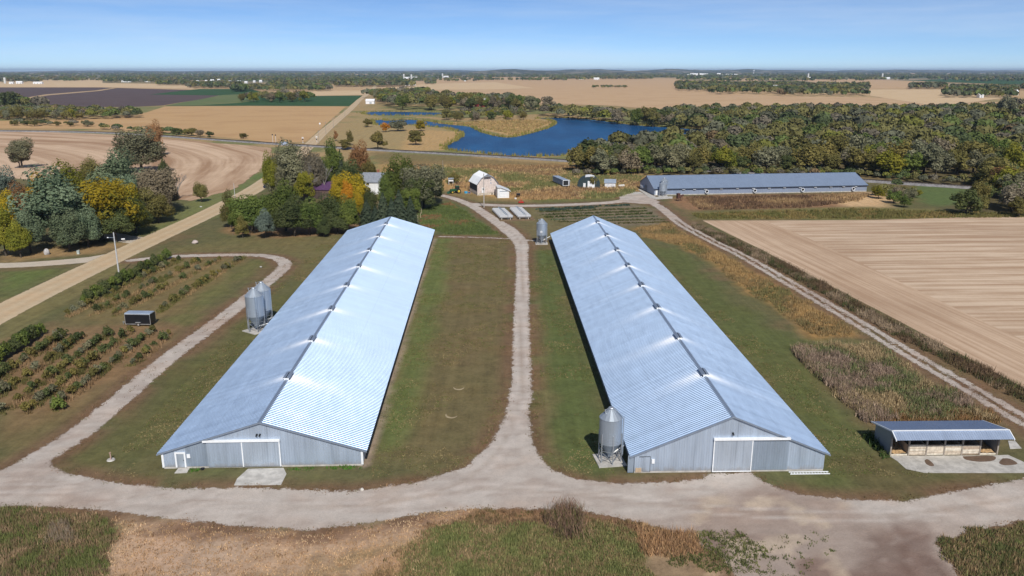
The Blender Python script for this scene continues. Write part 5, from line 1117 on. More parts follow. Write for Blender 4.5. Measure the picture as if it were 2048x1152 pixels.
def mat_leaf(name, c1, c2, c3=None, mixc=0.0):
    lk = 1.5 if name == 'leaf_lime' else 1.85 if name in ('leaf_green', 'leaf_dark', 'leaf_olive') else (2.3 if c2[0] < 0.22 else 1.25)
    c1 = tuple(v * lk for v in c1); c2 = tuple(v * lk for v in c2)
    n = N(name); v = n.attr('var'); s = n.new('ShaderNodeSeparateColor'); n.t.links.new(v, s.inputs[0]); oi = n.new('ShaderNodeObjectInfo').outputs['Random']
    f = n.math('ADD', n.math('MULTIPLY', s.outputs[0], 0.35), n.math('MULTIPLY', s.outputs[1], 0.65)); c = n.mix(f, c1, c2)
    if c3: c = n.mix(n.math('MULTIPLY', n.ramp(n.math('ADD', s.outputs[1], n.math('MULTIPLY', s.outputs[2], 0.6)), 0.45, 0.95), mixc), c, c3)
    br = n.remap(oi, 0, 1, 0.78, 1.25); c = n.scale(c, br)
    c = n.mix(n.math('MULTIPLY', n.math('FRACT', n.math('MULTIPLY', oi, 17.3)), 0.3), c, n.mix(1.0, c, (1.35, 1.0, 0.6), 'MULTIPLY'))
    m = n.done(c, 0.75, 0, 0.25)
    tr = n.new('ShaderNodeBsdfTranslucent'); n.put(tr.inputs[0], c); mx = n.new('ShaderNodeMixShader'); mx.inputs[0].default_value = 0.33
    n.t.links.new(n.b.outputs[0], mx.inputs[1]); n.t.links.new(tr.outputs[0], mx.inputs[2]); n.t.links.new(mx.outputs[0], n.out.inputs['Surface']); return m
LEAF = {
 'green': mat_leaf('leaf_green', (0.045, 0.070, 0.016), (0.10, 0.125, 0.030)), 'dark': mat_leaf('leaf_dark', (0.034, 0.050, 0.018), (0.078, 0.092, 0.034)),
 'sage': mat_leaf('leaf_sage', (0.042, 0.062, 0.036), (0.095, 0.12, 0.075)), 'lime': mat_leaf('leaf_lime', (0.09, 0.11, 0.014), (0.20, 0.19, 0.025)),
 'gold': mat_leaf('leaf_gold', (0.11, 0.125, 0.016), (0.26, 0.22, 0.02), (0.46, 0.33, 0.02), 0.7), 'yellow': mat_leaf('leaf_yellow', (0.28, 0.19, 0.012), (0.46, 0.30, 0.02)),
 'orange': mat_leaf('leaf_orange', (0.30, 0.14, 0.012), (0.55, 0.27, 0.025)), 'olive': mat_leaf('leaf_olive', (0.075, 0.072, 0.022), (0.14, 0.125, 0.042)),
 'rust': mat_leaf('leaf_rust', (0.105, 0.058, 0.026), (0.18, 0.105, 0.05)), 'grey': mat_leaf('leaf_grey', (0.075, 0.066, 0.045), (0.14, 0.122, 0.088)),
 'oak': mat_leaf('leaf_oak', (0.055, 0.060, 0.035), (0.12, 0.120, 0.078)), 'spruce': mat_leaf('leaf_spruce', (0.022, 0.036, 0.022), (0.055, 0.072, 0.048)), 'blue': mat_leaf('leaf_blue', (0.05, 0.07, 0.06), (0.11, 0.14, 0.12))}
ADJ = {'green': 'leafy green', 'dark': 'dark green', 'sage': 'silvery sage-green', 'lime': 'yellow-green', 'gold': 'gold-topped green', 'yellow': 'bright yellow', 'orange': 'bright orange', 'olive': 'olive green', 'rust': 'rusty brown', 'grey': 'thin grey-brown', 'oak': 'dull grey-green', 'spruce': 'dark conical', 'blue': 'bluish grey-green', 'bare': 'leafless grey'}
NEAR = {s: [crown_mesh('crown_%s' % s, 10 + k + i * 7, 13000, 0.038, s, 2.1, 44) for k in range(3)] for i, s in enumerate(('round', 'oval'))}
NEAR['spruce'] = [crown_mesh('crown_spruce', 90 + k, 9000, 0.055, 'spruce', 3.2) for k in range(2)]
NEAR['open'] = [crown_mesh('crown_open', 70 + k, 5000, 0.036, 'open', 2.1, 22) for k in range(2)]
MID = {'round': [crown_mesh('crown_mid', 30 + k, 2600, 0.075, 'wood', 2.0, 26) for k in range(6)], 'oval': [crown_mesh('crown_mid_oval', 50 + k, 2400, 0.075, 'wood', 2.2, 24) for k in range(3)]}
BUSH = [crown_mesh('bush', 110 + k, 420, 0.12, 'bush', 1.4, 10) for k in range(4)]
HEDGE = [crown_mesh('hedge_bush', 130 + k, 1100, 0.085, 'bush', 1.4, 14) for k in range(3)]
TRUNK = [trunk_mesh(k) for k in range(4)]; BARE = [bare_mesh(k) for k in range(3)]
def mk_tree(x, y, H, Rr, kind, label, group=None, protos=NEAR, shape=None, name='tree', trunk=True):
    t = thing(name, label, 'tree', (x, y, 0), RG.uniform(0, 6.28), group)
    shape = shape or ('spruce' if kind == 'spruce' and 'spruce' in protos else ('oval' if H > 3.2 * Rr else 'round'))
    if kind == 'bare': o = newobj('branches', BARE[RG.integers(3)], M_BARKG, t); o.scale = (Rr, Rr, H); return t
    me = protos[shape][RG.integers(len(protos[shape]))]
    if not me.materials: me.materials.append(None)
    o = newobj('crown', me, None, t); o.scale = (Rr, Rr * RG.uniform(0.9, 1.1), H); o.material_slots[0].link = 'OBJECT'; o.material_slots[0].material = LEAF[kind]
    if trunk:
        b = newobj('trunk', TRUNK[RG.integers(4)], M_BARK, t); b.scale = (Rr * 0.9, Rr * 0.9, H)
        if kind == 'spruce': b.scale = (Rr * 0.5, Rr * 0.5, H)
    return t
def tree_px(cx, yt, yb, hw, kind, where, group=None, protos=NEAR, shape=None, label=None):
    x, y = gp(cx, yb); H = max(1.5, zat(cx, yt, y))
    if H > 18.5: H = 18.5; x, y = gp(cx, yt, H)           # taller than its kind: it stands farther back
    Rr = hw * mpp(y) * (1.14 if yb > 390 else 1.0)
    return mk_tree(x, y, H, Rr, kind, label or '%s tree %s' % (ADJ[kind], where), group, protos, shape, 'spruce_tree' if kind == 'spruce' else ('shrub' if H < 3 else 'tree'))
L1 = 'trees left of the public road'
for a in [(110, 355, 500, 82, 'sage', 'with drooping boughs, largest left of the road'), (205, 352, 478, 68, 'gold', 'beside the large sage tree left of the road'), (255, 372, 455, 34, 'gold', 'at the right edge of the roadside clump'), (150, 342, 452, 48, 'lime', 'behind the large sage tree'), (85, 362, 458, 32, 'yellow', 'showing behind the large sage tree'),
          (275, 266, 408, 52, 'oak', 'tall above the left roadside clump'), (303, 246, 420, 17, 'rust', 'tallest slim one above the roadside clump'), (225, 318, 436, 62, 'sage', 'at the back of the roadside clump'), (316, 328, 432, 40, 'grey', 'at the right end of the roadside clump'), (335, 320, 405, 14, 'dark', 'slim, at the right end of the roadside clump'),
          (22, 346, 440, 34, 'blue', 'far left behind the yellow tree'), (12, 425, 512, 34, 'lime', 'at the left picture edge by the driveway'), (42, 450, 515, 22, 'lime', 'small, beside the boulder'), (8, 385, 470, 30, 'gold', 'cut by the left picture edge'), (52, 378, 462, 32, 'rust', 'between the yellow and lime trees at left'), (178, 425, 494, 30, 'sage', 'low bough-like one at the front of the clump'),
          (290, 385, 448, 40, 'olive', 'low at the back of the roadside clump'), (190, 330, 425, 25, 'olive', 'small behind the lime tree'), (150, 330, 410, 30, 'grey', 'thin at the field edge'), (62, 432, 506, 30, 'sage', 'low bough-like one left of the boulder'), (140, 430, 502, 34, 'sage', 'low and wide at the clump front'), (232, 418, 484, 34, 'dark', 'low, beneath the gold-topped one'), (272, 405, 466, 34, 'dark', 'low at the right front of the clump'), (318, 385, 446, 28, 'olive', 'low at the field side of the clump'), (120, 350, 440, 40, 'sage', 'behind the largest one, back row'), (330, 350, 420, 26, 'grey', 'second thin one at the field edge'), (255, 340, 440, 40, 'sage', 'rounded top behind the gold-topped ones')]:
    tree_px(*a, group=L1)
tree_px(357, 344, 398, 16, 'bare', 'beside the roadside clump', L1); tree_px(403, 366, 404, 15, 'olive', 'alone on the grass by the road bend', L1, shape='oval'); tree_px(45, 272, 336, 36, 'oak', 'standing alone in the harvested west field', None, shape='open'); tree_px(40, 290, 336, 22, 'oak', 'with the lone field oak', None)
L2 = 'trees round the farmhouse'
for a in [(580, 296, 402, 44, 'oak', 'large, at the back left of the farmhouse grove'), (612, 338, 405, 22, 'lime', 'low at the back of the farmhouse grove'), (632, 302, 395, 24, 'grey', 'behind the purple roof'), (665, 292, 390, 30, 'green', 'at the back of the farmhouse grove'), (684, 298, 388, 17, 'spruce', 'tall at the back of the farmhouse grove'), (722, 292, 372, 26, 'rust', 'at the back right of the grove'), (702, 328, 392, 28, 'dark', 'behind the orange tree'),
          (505, 384, 462, 46, 'green', 'at the left front of the farmhouse grove'), (462, 390, 455, 20, 'olive', 'leftmost of the farmhouse grove'), (572, 373, 462, 40, 'green', 'with lighter top in the front row'), (590, 402, 472, 38, 'dark', 'with low boughs in the front row'), (655, 400, 464, 44, 'dark', 'broad, before the purple roof'), (705, 354, 432, 38, 'gold', 'between purple roof and farmhouse'), (697, 362, 436, 17, 'orange', 'glowing in front of the farmhouse'), (676, 360, 420, 16, 'gold', 'just right of the purple roof'), (718, 384, 440, 13, 'gold', 'small, beneath the gold-topped one'),
          (486, 438, 476, 14, 'olive', 'small, first on the lawn'), (532, 425, 476, 20, 'blue', 'small, in front of the grove'), (648, 440, 474, 14, 'dark', 'small, at the edge of the lawn'), (696, 400, 466, 26, 'green', 'at the right of the front row'), (540, 400, 462, 24, 'green', 'between the two leftmost big ones'), (475, 415, 466, 18, 'green', 'low at the left of the grove'),
          (806, 322, 412, 40, 'green', 'right of the farmhouse'), (848, 322, 416, 42, 'oak', 'largest right of the farmhouse'), (842, 348, 420, 34, 'dark', 'in front of the large grey-green one'), (872, 350, 405, 18, 'dark', 'rightmost beside the lane'), (778, 345, 405, 20, 'green', 'close to the farmhouse'), (545, 310, 398, 18, 'lime', 'at the field corner'), (620, 405, 470, 30, 'green', 'third in the front row of the grove'), (675, 415, 468, 26, 'dark', 'low, fourth in the front row'), (556, 318, 396, 26, 'oak', 'at the back left corner of the grove'), (640, 330, 392, 24, 'dark', 'filling the back of the grove'), (740, 318, 376, 20, 'olive', 'slim, at the back right of the grove'), (825, 372, 428, 22, 'green', 'low, beside the lane end'), (742, 378, 436, 15, 'dark', 'slim, before the farmhouse'), (772, 362, 425, 16, 'green', 'hiding the right half of the farmhouse')]:
    tree_px(*a, group=L2)
for k, a in enumerate([(735, 398, 458, 26), (768, 384, 462, 30), (800, 378, 458, 26), (822, 392, 452, 22), (752, 410, 462, 22), (785, 395, 464, 24)]):
    x, y = gp(a[0], a[2]); mk_tree(x, y, zat(a[0], a[1], y), a[3] * mpp(y), 'spruce', '%s dark spruce of the dense row behind the left barn' % ['first', 'third', 'fifth', 'last', 'second', 'fourth'][k], 'spruces behind the left barn', name='spruce_tree')
tree_px(650, 318, 396, 26, 'bare', 'in the middle of the farmhouse grove', L2); tree_px(618, 322, 398, 22, 'bare', 'at the left of the farmhouse grove', L2)
L3 = 'bushes round the pond'
for a in [(756, 264, 298, 20, 'olive', 'bushy, before the railway left of the pond'), (832, 262, 290, 20, 'olive', 'round, on the marsh left of the pond'), (842, 242, 262, 13, 'gold', 'bright, beside the narrow arm of the pond'), (796, 240, 262, 24, 'oak', 'wide, beside the narrow arm of the pond'), (772, 246, 264, 12, 'orange', 'small, beside the narrow arm of the pond'), (736, 238, 254, 13, 'olive', 'small, left end of the pond'), (690, 280, 300, 16, 'olive', 'beside the level crossing'), (672, 262, 282, 6, 'rust', 'thin, near the public road'), (908, 346, 368, 15, 'olive', 'bushy, behind the raised hutch'), (487, 267, 277, 11, 'olive', 'round bush beside the railway in the cornfield'), (368, 258, 270, 8, 'dark', 'small, by the railway left'), (1185, 352, 376, 12, 'olive', 'between arched hut and white shed'),
          (700, 262, 290, 8, 'olive', 'small, on the marsh by the road'), (1210, 285, 335, 20, 'dark', 'first of the wood right of the railway')]:
    tree_px(*a, group=L3, protos=MID)
# ---- tree belts and woods, counted trees first, the unreachable rest as one mass
def in_poly(P, x, y): return poly_sdf(np.array([x]), np.array([y]), P)[0] > 0
def scatter_pts(P, mind, seed, tries=6000):
    rg = np.random.default_rng(seed); x0, y0 = P.min(0); x1, y1 = P.max(0); C = rg.uniform((x0, y0), (x1, y1), (tries, 2)); C = C[poly_sdf(C[:, 0], C[:, 1], P) > 0]
    out = np.zeros((0, 2)); cell = {}
    for p in C:
        k = (int(p[0] // mind), int(p[1] // mind)); ok = True
        for i in (-1, 0, 1):
            for j in (-1, 0, 1):
                for q in cell.get((k[0] + i, k[1] + j), ()):
                    if (q[0] - p[0]) ** 2 + (q[1] - p[1]) ** 2 < mind * mind: ok = False
        if ok: cell.setdefault(k, []).append(p)
    return np.array([q for v in cell.values() for q in v])
KW = ['olive', 'oak', 'dark', 'green', 'lime', 'rust', 'grey', 'gold']; PWd = [0.40, 0.17, 0.15, 0.10, 0.05, 0.02, 0.11, 0.00]
ORD = 'first second third fourth fifth sixth seventh eighth ninth tenth eleventh twelfth thirteenth fourteenth fifteenth sixteenth seventeenth eighteenth nineteenth twentieth'.split() + ['later'] * 60
mass = []    # (x, y, H, R, kind)
def belt(P, mind, hr, seed, where, group, limit, rr=(0.5, 0.72), pk=PWd, tries=6000):
    S = scatter_pts(P, mind, seed, tries); S = S[np.argsort(S[:, 1])]; rg = np.random.default_rng(seed + 1)
    items = []
    for i, (x, y) in enumerate(S):
        H = rg.uniform(*hr); r = H * rg.uniform(*rr); k = KW[rg.choice(8, p=pk)]
        px = 1024 + FPX * x / (y * cp + CAMH * sp)
        if len(items) < limit and -60 < px < 2110: items.append((px, x, y, H, r, k))
        elif -150 < px < 2200: mass.append((x, y, H, r, k))
    cnt = {}; tot = {}
    for it in items: tot[it[5]] = tot.get(it[5], 0) + 1
    for px, x, y, H, r, k in sorted(items):
        cnt[k] = cnt.get(k, 0) + 1; od = '' if tot[k] == 1 else ORD[cnt[k] - 1] + ' '
        mk_tree(x, y, H, r, k, ('%s%s tree%s, %s' % (od, ADJ[k], ' from left' if od else '', where)).strip(), group, MID)
belt(G([(1150, 345), (1195, 318), (1250, 312), (1340, 318), (1420, 325), (1560, 335), (1740, 342), (1790, 360), (1730, 352), (1600, 347), (1450, 345), (1290, 348), (1240, 352), (1180, 352)]), 8.5, (7.5, 14), 41, 'front of the wood behind far barn', 'front of the east wood', 45)
belt(G([(1230, 305), (1300, 286), (1400, 280), (1500, 272), (1650, 275), (2150, 290), (2150, 372), (1980, 365), (1800, 352), (1560, 330), (1400, 318)]), 10.0, (8, 15.5), 43, 'middle of the east wood', 'middle of the east wood', 34)
belt(G([(1150, 352), (1200, 345), (1290, 344), (1450, 341), (1600, 343), (1740, 348), (1800, 356), (1950, 366), (1960, 372), (1800, 364), (1730, 354), (1290, 351)]), 3.6, (2.2, 4.5), 42, 'x', 'x', 0, (0.55, 0.8))
belt(G([(1745, 392), (1790, 374), (1830, 395), (1810, 420), (1770, 405)]), 7, (3, 5), 44, 'low, right of the far barn', 'bushes beside the far barn', 8, (0.6, 0.8))
belt(G([(1900, 428), (1960, 392), (2080, 380), (2200, 400), (2200, 436), (2048, 434)]), 8, (6, 10), 46, 'wood end above the harvested field', 'right end of the east wood', 16)
belt(G([(1960, 376), (2010, 362), (2200, 366), (2200, 395), (2000, 395)]), 8, (8, 12), 47, 'right of the green clearing', 'trees by the green clearing', 9)
belt(G([(1420, 272), (1340, 258), (1310, 252), (1450, 242), (1700, 236), (2150, 236), (2150, 292), (1650, 273), (1500, 270)]), 12.5, (9, 18), 48, 'back of the east wood', 'back of the east wood', 0, tries=9000)
belt(G([(1230, 250), (1130, 238), (1080, 232), (1090, 226), (1250, 240), (1500, 242), (1500, 250), (1330, 257)]), 13, (11, 16), 51, 'belt along the far pond shore', 'belt on the far shore', 18)
belt(G([(750, 205), (770, 198), (880, 200), (1020, 206), (1100, 222), (1060, 226), (900, 222), (800, 220), (770, 214)]), 19, (14, 20), 53, 'grove beyond the pond', 'grove beyond the pond', 20)
belt(G([(885, 240), (920, 228), (1000, 222), (1045, 228), (1050, 240), (980, 244), (900, 243)]), 13, (6, 10), 55, 'on the reedy point in the pond', 'trees on the reedy point', 12, (0.55, 0.75))
belt(G([(-60, 222), (40, 219), (90, 222), (280, 231), (275, 236), (130, 241), (-60, 240)]), 9, (8, 12), 57, 'hedgerow beyond the west field', 'hedgerow on the left', 12)
belt(G([(-60, 212), (20, 212), (85, 221), (-60, 226)]), 15, (15, 22), 58, 'tall left end of the hedgerow', 'tall end of the hedgerow', 4)
belt(G([(20, 247), (170, 250), (180, 254), (30, 252)]), 11, (3.5, 5.5), 59, 'low, between west field and cornfield', 'low bushes along the west field', 7, (0.8, 1.1)); belt(G([(205, 257), (290, 263), (420, 272), (420, 275), (290, 267), (205, 260)]), 10, (3, 6), 60, 'low, along the railway left', 'low bushes along the railway', 7, (0.7, 1.0))
belt(G([(480, 204), (560, 205), (622, 203), (610, 198), (560, 196), (490, 200)]), 20, (12, 17), 61, 'clump at the green crop field', 'clump at the green field', 8)
belt(G([(730, 196), (765, 190), (850, 192), (870, 200), (760, 203)]), 24, (15, 20), 62, 'beside the far public road', 'trees at the far road', 6)
belt(G([(2010, 240), (2060, 225), (2150, 226), (2150, 245)]), 14, (18, 24), 63, 'tall, at the right picture edge', 'tall trees at the right edge', 5)
belt(G([(1425, 272), (1680, 236), (2150, 218), (2150, 238), (1700, 240), (1440, 250)]), 15, (11, 15), 64, 'in the rear of the east wood', 'rear of the east wood', 0, tries=9000)
belt(G([(1300, 250), (1340, 230), (1480, 226), (1700, 226), (2020, 224), (2150, 222), (2150, 240), (1500, 246)]), 15, (11, 15), 65, 'x', 'x', 0, tries=9000)
# distant woods: (x0, x1, y near, y far, height)
for i, (x0, x1, yn, yf, h) in enumerate([(81, 168, 160, 156, 16), (206, 310, 165.5, 160, 18), (315, 376, 171, 165, 16), (-60, 82, 166, 160, 16), (376, 482, 177, 171, 16), (465, 490, 184, 178, 18), (482, 660, 183, 176, 14), (540, 660, 176, 168, 15), (672, 752, 174, 166, 18), (754, 828, 174, 168, 17), (852, 870, 169, 166, 12), (1104, 1305, 159.5, 155, 16), (1353, 1460, 183, 168, 14), (1420, 1600, 189, 170, 14), (1560, 1735, 193, 172, 14), (1820, 1890, 178.5, 174, 15), (1892, 2030, 196, 184, 15), (1541, 1680, 157.5, 153, 16), (1060, 1100, 153, 151, 12), (380, 760, 163, 156, 14), (600, 780, 167, 160, 14), (1185, 1255, 176.5, 175, 8), (1900, 2100, 182, 176, 12), (1330, 1350, 156, 154, 14), (1680, 2100, 157, 153, 14)]):
    P = G([(x0, yn), (x1, yn), (x1, yf), (x0, yf)]); d_ = 15 if yn > 168 else 24
    S = scatter_pts(P, d_, 200 + i, 2500 if yn > 160 else 1500); rg = np.random.default_rng(300 + i)
    for x, y in S: H = h * rg.uniform(0.75, 1.2); mass.append((x, y, H, H * rg.uniform(0.5, 0.7), KW[rg.choice(8, p=[.3, .2, .3, .1, .03, .02, .05, 0])]))
rg = np.random.default_rng(77)
for i in range(420):                                   # shelter belts out to the horizon
    d = rg.uniform(3600, 9000) if i < 240 else rg.uniform(9000, 24000); x = rg.uniform(-0.68, 0.68) * d; L = rg.uniform(150, 900) * (1 if d < 9000 else 1.8); W_ = rg.uniform(20, 120)
    a = rg.uniform(-0.3, 0.3) + (math.pi / 2 if rg.random() < 0.15 else 0)
    if 0.02 < x / d < 0.22 and d < 5200: continue
    for k in range(int(L / (26 if d < 9000 else 60))):
        s = rg.uniform(-0.5, 0.5) * L; q = rg.uniform(-0.5, 0.5) * W_; H = rg.uniform(11, 17); mass.append((x + math.cos(a) * s, d + math.sin(a) * s + q, H, H * (0.9 if d < 9000 else 2.0), KW[rg.choice(4)]))
low = {}
def low_crown(seed, n):
    rg = np.random.default_rng(seed); u = unit(n, rg); u[:, 2] = np.abs(u[:, 2]) * 1.0 - 0.25; r = rg.uniform(0.55, 1.0, n); P = u * r[:, None] * np.array([0.8, 0.8, 0.42]); P[:, 2] += 0.52
    Nn = u + rg.normal(size=(n, 3)) * 0.5; Nn /= np.linalg.norm(Nn, axis=1)[:, None]; t = np.cross(Nn, unit(n, rg)); t /= np.linalg.norm(t, axis=1)[:, None]; b = np.cross(Nn, t)
    return P, Nn, t, b, rg.uniform(0.7, 1.3, n)
LOWA = [low_crown(k, 260) for k in range(4)]; LOWB = [low_crown(20 + k, 26) for k in range(4)]
MC = {k: tuple(v * 1.35 for v in c) for k, c in {'olive': (0.105, 0.098, 0.034), 'oak': (0.085, 0.088, 0.055), 'dark': (0.052, 0.068, 0.027), 'green': (0.07, 0.092, 0.025), 'lime': (0.105, 0.108, 0.022), 'rust': (0.11, 0.078, 0.04), 'grey': (0.105, 0.092, 0.066), 'gold': (0.2, 0.16, 0.02)}.items()}
def mass_mesh(name, items, protos, leaf, label):
    VV = []; CC = []; rg = np.random.default_rng(5)
    for x, y, H, r, k in items:
        P, Nn, t, b, s = protos[rg.integers(len(protos))]; a = rg.uniform(0, 6.28); ca, sa = math.cos(a), math.sin(a)
        n = len(P); Sx = np.array([r, r, H]); s_ = (s * leaf * r)[:, None]
        V = np.stack([P * Sx - t * s_, P * Sx - b * s_ * 0.8, P * Sx + t * s_, P * Sx + b * s_ * 0.8], 1).reshape(-1, 3)
        V = np.stack([V[:, 0] * ca - V[:, 1] * sa + x, V[:, 0] * sa + V[:, 1] * ca + y, np.maximum(V[:, 2], 0.05)], 1); VV.append(V)
        c = np.array(MC[k]) * rg.uniform(0.8, 1.25); CC.append(np.repeat(c[None] * rg.uniform(0.86, 1.15, n)[:, None], 4, 0))
    V = np.vstack(VV); C = np.vstack(CC); me = np_mesh(name, V, np.arange(len(V)).reshape(-1, 4)); set_col(me, 'col', C)
    tag(newobj(name, me, M_MASS), label, 'trees', kind='stuff'); return me
n = N('wood_mass_leaves'); M_MASS = n.done(n.attr('col'), 0.8, 0, 0.2)
near_m = [m_ for m_ in mass if m_[1] < 1400]; far_m = [m_ for m_ in mass if m_[1] >= 1400]
mass_mesh('woodland', near_m, LOWA, 0.15, 'mixed autumn woodland massed behind the front trees of the east wood')
mass_mesh('distant_woods', far_m, LOWB, 0.42, 'dark bands of distant woods and shelter belts towards the horizon')

# hills on the horizon
def hills(name, x0, x1, yc, h, dep, seed, c):
    xs_ = np.linspace(x0, x1, 160); V = []; r0 = fbm(xs_, xs_ * 0, abs(x1 - x0) / 9, seed, 4); t = np.linspace(0, 1, 160); env = np.clip(np.minimum(t, 1 - t) * 6, 0, 1)
    for j, f in enumerate((0, 0.35, 0.75, 1.0, 0.0)):
        for x, r_, e_ in zip(xs_, r0, env): V.append((x, yc + dep * (j - 3) / 3, f * h * (0.35 + 0.65 * r_) * e_))
    F = [(j * 160 + i, j * 160 + i + 1, (j + 1) * 160 + i + 1, (j + 1) * 160 + i) for j in range(4) for i in range(159)]
    me = np_mesh(name, V, F, True); n = N('hill_cover'); p = n.pos(); f = n.noise(n.map(p, (0.004, 0.0012, 0.02)), 1.0, 5, 0.65); m = n.done(n.mix(n.ramp(f, 0.5, 0.62), c, (0.22, 0.19, 0.13)), 0.95, 0, 0.1)
    tag(newobj(name, me, m), kind='structure')
hills('hills', -1200, 5600, 15500, 98, 2600, 3, (0.05, 0.06, 0.035)); hills('hills', 3800, 15000, 19500, 88, 2500, 8, (0.045, 0.055, 0.035)); hills('hills', -14000, 1500, 21000, 66, 2500, 12, (0.05, 0.06, 0.04))
hills('hills', -1000, 2600, 11500, 62, 1800, 15, (0.06, 0.065, 0.04))

# ---------------------------------------------------------------- far farmsteads
M_FW = plain('far_white', (0.75, 0.76, 0.78), 0.6); M_FR = plain('far_grey_roof', (0.4, 0.43, 0.47), 0.6); M_RW = plain('red_barn', (0.28, 0.04, 0.04), 0.7)
def farb(px, py, wpx, h, label, cat='building', mw=None, mr=None, rz=R(90), dep=10.0, name='farm_building'):
    x, y = gp(px, py); W_ = max(6.0, wpx * mpp(y)); dl = []; k = max(1, int(W_ / 9))
    for i in range(k): a = W_ * (i + 0.3) / k; dl.append(('l', a, a + min(3.2, W_ / k * 0.5), 0.05, h * 0.7))
    return gabled(name, label, cat, (x + W_ / 2, y + dep / 2), rz, dep, W_, h, h * 1.55, mw or M_FW, mr or M_FW, 0.4, None, dl, (), M_FR)
farb(740, 208, 17, 4.5, 'white flat building with two dark doors beside the far public road', rz=R(90), dep=9)
farb(962, 214, 22, 7, 'red barn with curved white roof in the grove beyond the pond', 'barn', M_RW, M_WROOF, R(60), 14, 'red_barn')
farb(1026, 216, 12, 5, 'white farm building in the grove beyond the pond')
for a in [(75, 168, 18, 5, 'long white barn right of the far left silo'), (38, 167.5, 12, 6, 'white barn beside the far left silo'), (22, 168, 8, 5, 'small white barn left of the silo barn'), (252, 164.5, 18, 7, 'white metal barn at the edge of the far left wood'), (294, 164, 10, 8, 'white farmhouse at the far left wood'), (174, 155, 6, 5, 'lone white shed on the far left horizon field'), (722, 168, 8, 6, 'white house left of the far road'), (824, 171, 14, 8, 'white square farm building right of the far road'), (812, 171.5, 9, 6, 'low white building right of the far road'), (815, 158, 12, 7, 'white barn on the far ridge right of the road'), (830, 157.5, 10, 7, 'second white barn on the far ridge'), (892, 155, 10, 7, 'pale barn on the far horizon field'), (1163, 159, 10, 6, 'white barn beside the far middle silo'), (1193, 159.5, 11, 7, 'white house at the far middle wood'), (1625, 159, 14, 8, 'white barn beside the far right silo pair'), (1774, 158.5, 12, 7, 'white barn beside the slim far right silo'), (1550, 179, 8, 7, 'white barn inside the far right wood'), (1626, 184, 8, 5, 'white shed at the edge of the far right wood'), (1963, 196, 8, 5, 'bluish shed in the far right trees'), (2032, 191, 9, 7, 'white shed at the far right edge'), (930, 163, 3, 3, 'tiny white hut in the far stubble field')]:
    farb(*a)
for k in range(9):
    farb(1378 + k * 11.5 + RG.uniform(-3, 3), 151.5 - RG.uniform(0, 1), RG.uniform(5, 16), RG.uniform(6, 14), '%s white building of the distant town below the right hills' % ['first', 'second', 'third', 'fourth', 'fifth', 'sixth', 'seventh', 'eighth', 'ninth'][k], name='town_building')
for k in range(10):
    farb(390 + k * 17 + RG.uniform(-5, 5), 163 + RG.uniform(-1, 4), RG.uniform(4, 7), RG.uniform(5, 7), '%s small house of the far village left of the road, counted from the left' % ['first', 'second', 'third', 'fourth', 'fifth', 'sixth', 'seventh', 'eighth', 'ninth', 'tenth'][k], 'house', name='house')
def silo(px, py, top, r, label, c=(0.6, 0.6, 0.58)):
    x, y = gp(px, py); H = zat(px, top, y); t = thing('farm_silo', label, 'silo', (x, y, 0), 0)
    MB().lathe([(r, 0), (r, H * 0.9), (r, H * 0.9)], 18).build('tower', plain('silo_%d' % px, c, 0.7), t); MB().lathe([(r + 0.1, H * 0.9), (r * 0.75, H * 0.97), (0, H)], 18).build('dome', plain('silo_dome', (0.7, 0.72, 0.75), 0.5), t)
    for k in range(6): MB().lathe([(r + 0.02, H * (0.1 + k * .13)), (r + 0.1, H * (0.1 + k * .13) + 0.1), (r + 0.02, H * (0.1 + k * .13) + 0.25)], 18).build('hoop', M_GALVD, t)
for a in [(10.5, 167, 155, 4, 'pale silo at the far left edge'), (823, 162, 149, 4, 'silo on the far ridge right of the road'), (808, 162, 148, 3.5, 'second silo on the far ridge'), (1157, 159, 153, 3, 'silo before the far middle wood'), (1553, 181, 170, 4, 'white silo rising from the far right wood'), (1616, 158, 147, 4.5, 'tan silo of the far right farm'), (1764, 158.5, 147, 4.5, 'slim pale silo standing on the far right field edge'), (885, 156, 147, 5, 'silo on the distant field left of the hills')]: silo(*a)
x, y = gp(1507, 149.5); t = thing('water_tower', 'thin water tower above the distant town', 'tower', (x, y, 0), 0); MB().tube((0, 0, 0), (0, 0, 40), 3, 2.5).build('stem', M_FW, t); MB().lathe([(0, 36), (8, 39), (10, 43), (8, 48), (0, 50)], 16).build('tank', M_FW, t)

# ---------------------------------------------------------------- bushes in the orchard rows
def bush_row(a, b, row, n_, h, kinds, label, hedge=False, gap=0.12, seed=0):
    P0 = np.array(gp(*a)); P1 = np.array(gp(*b)); rg = np.random.default_rng(seed); cn = {}
    for k in range(n_):
        if rg.random() < gap: continue
        p = P0 + (P1 - P0) * (k + rg.uniform(0.2, 0.8)) / n_ + rg.normal(size=2) * 0.15; H = h * rg.uniform(0.7, 1.25); r = H * rg.uniform(0.55, 0.75) * (1.0 if not hedge else 0.85)
        me = (HEDGE if hedge else BUSH)[rg.integers(3)]
        if not me.materials: me.materials.append(None)
        o = newobj('hedge_bush' if hedge else 'orchard_bush', me, None, None, (p[0], p[1], 0), (0, 0, rg.uniform(0, 6))); o.scale = (r, r, H); kd = kinds[rg.integers(len(kinds))]
        o.material_slots[0].link = 'OBJECT'; o.material_slots[0].material = LEAF[kd]; cn[kd] = cn.get(kd, 0) + 1; tag(o, '%s %s bush in %s' % (ORD[cn[kd] - 1], ADJ[kd], label), 'bush', 'bushes of ' + label)
OR = ['dark', 'olive', 'dark', 'olive', 'oak']
bush_row((165, 612), (335, 518), 0, 36, 2.7, ['dark', 'green'], 'the tall hedge beside the public road', True, 0.0, 1)
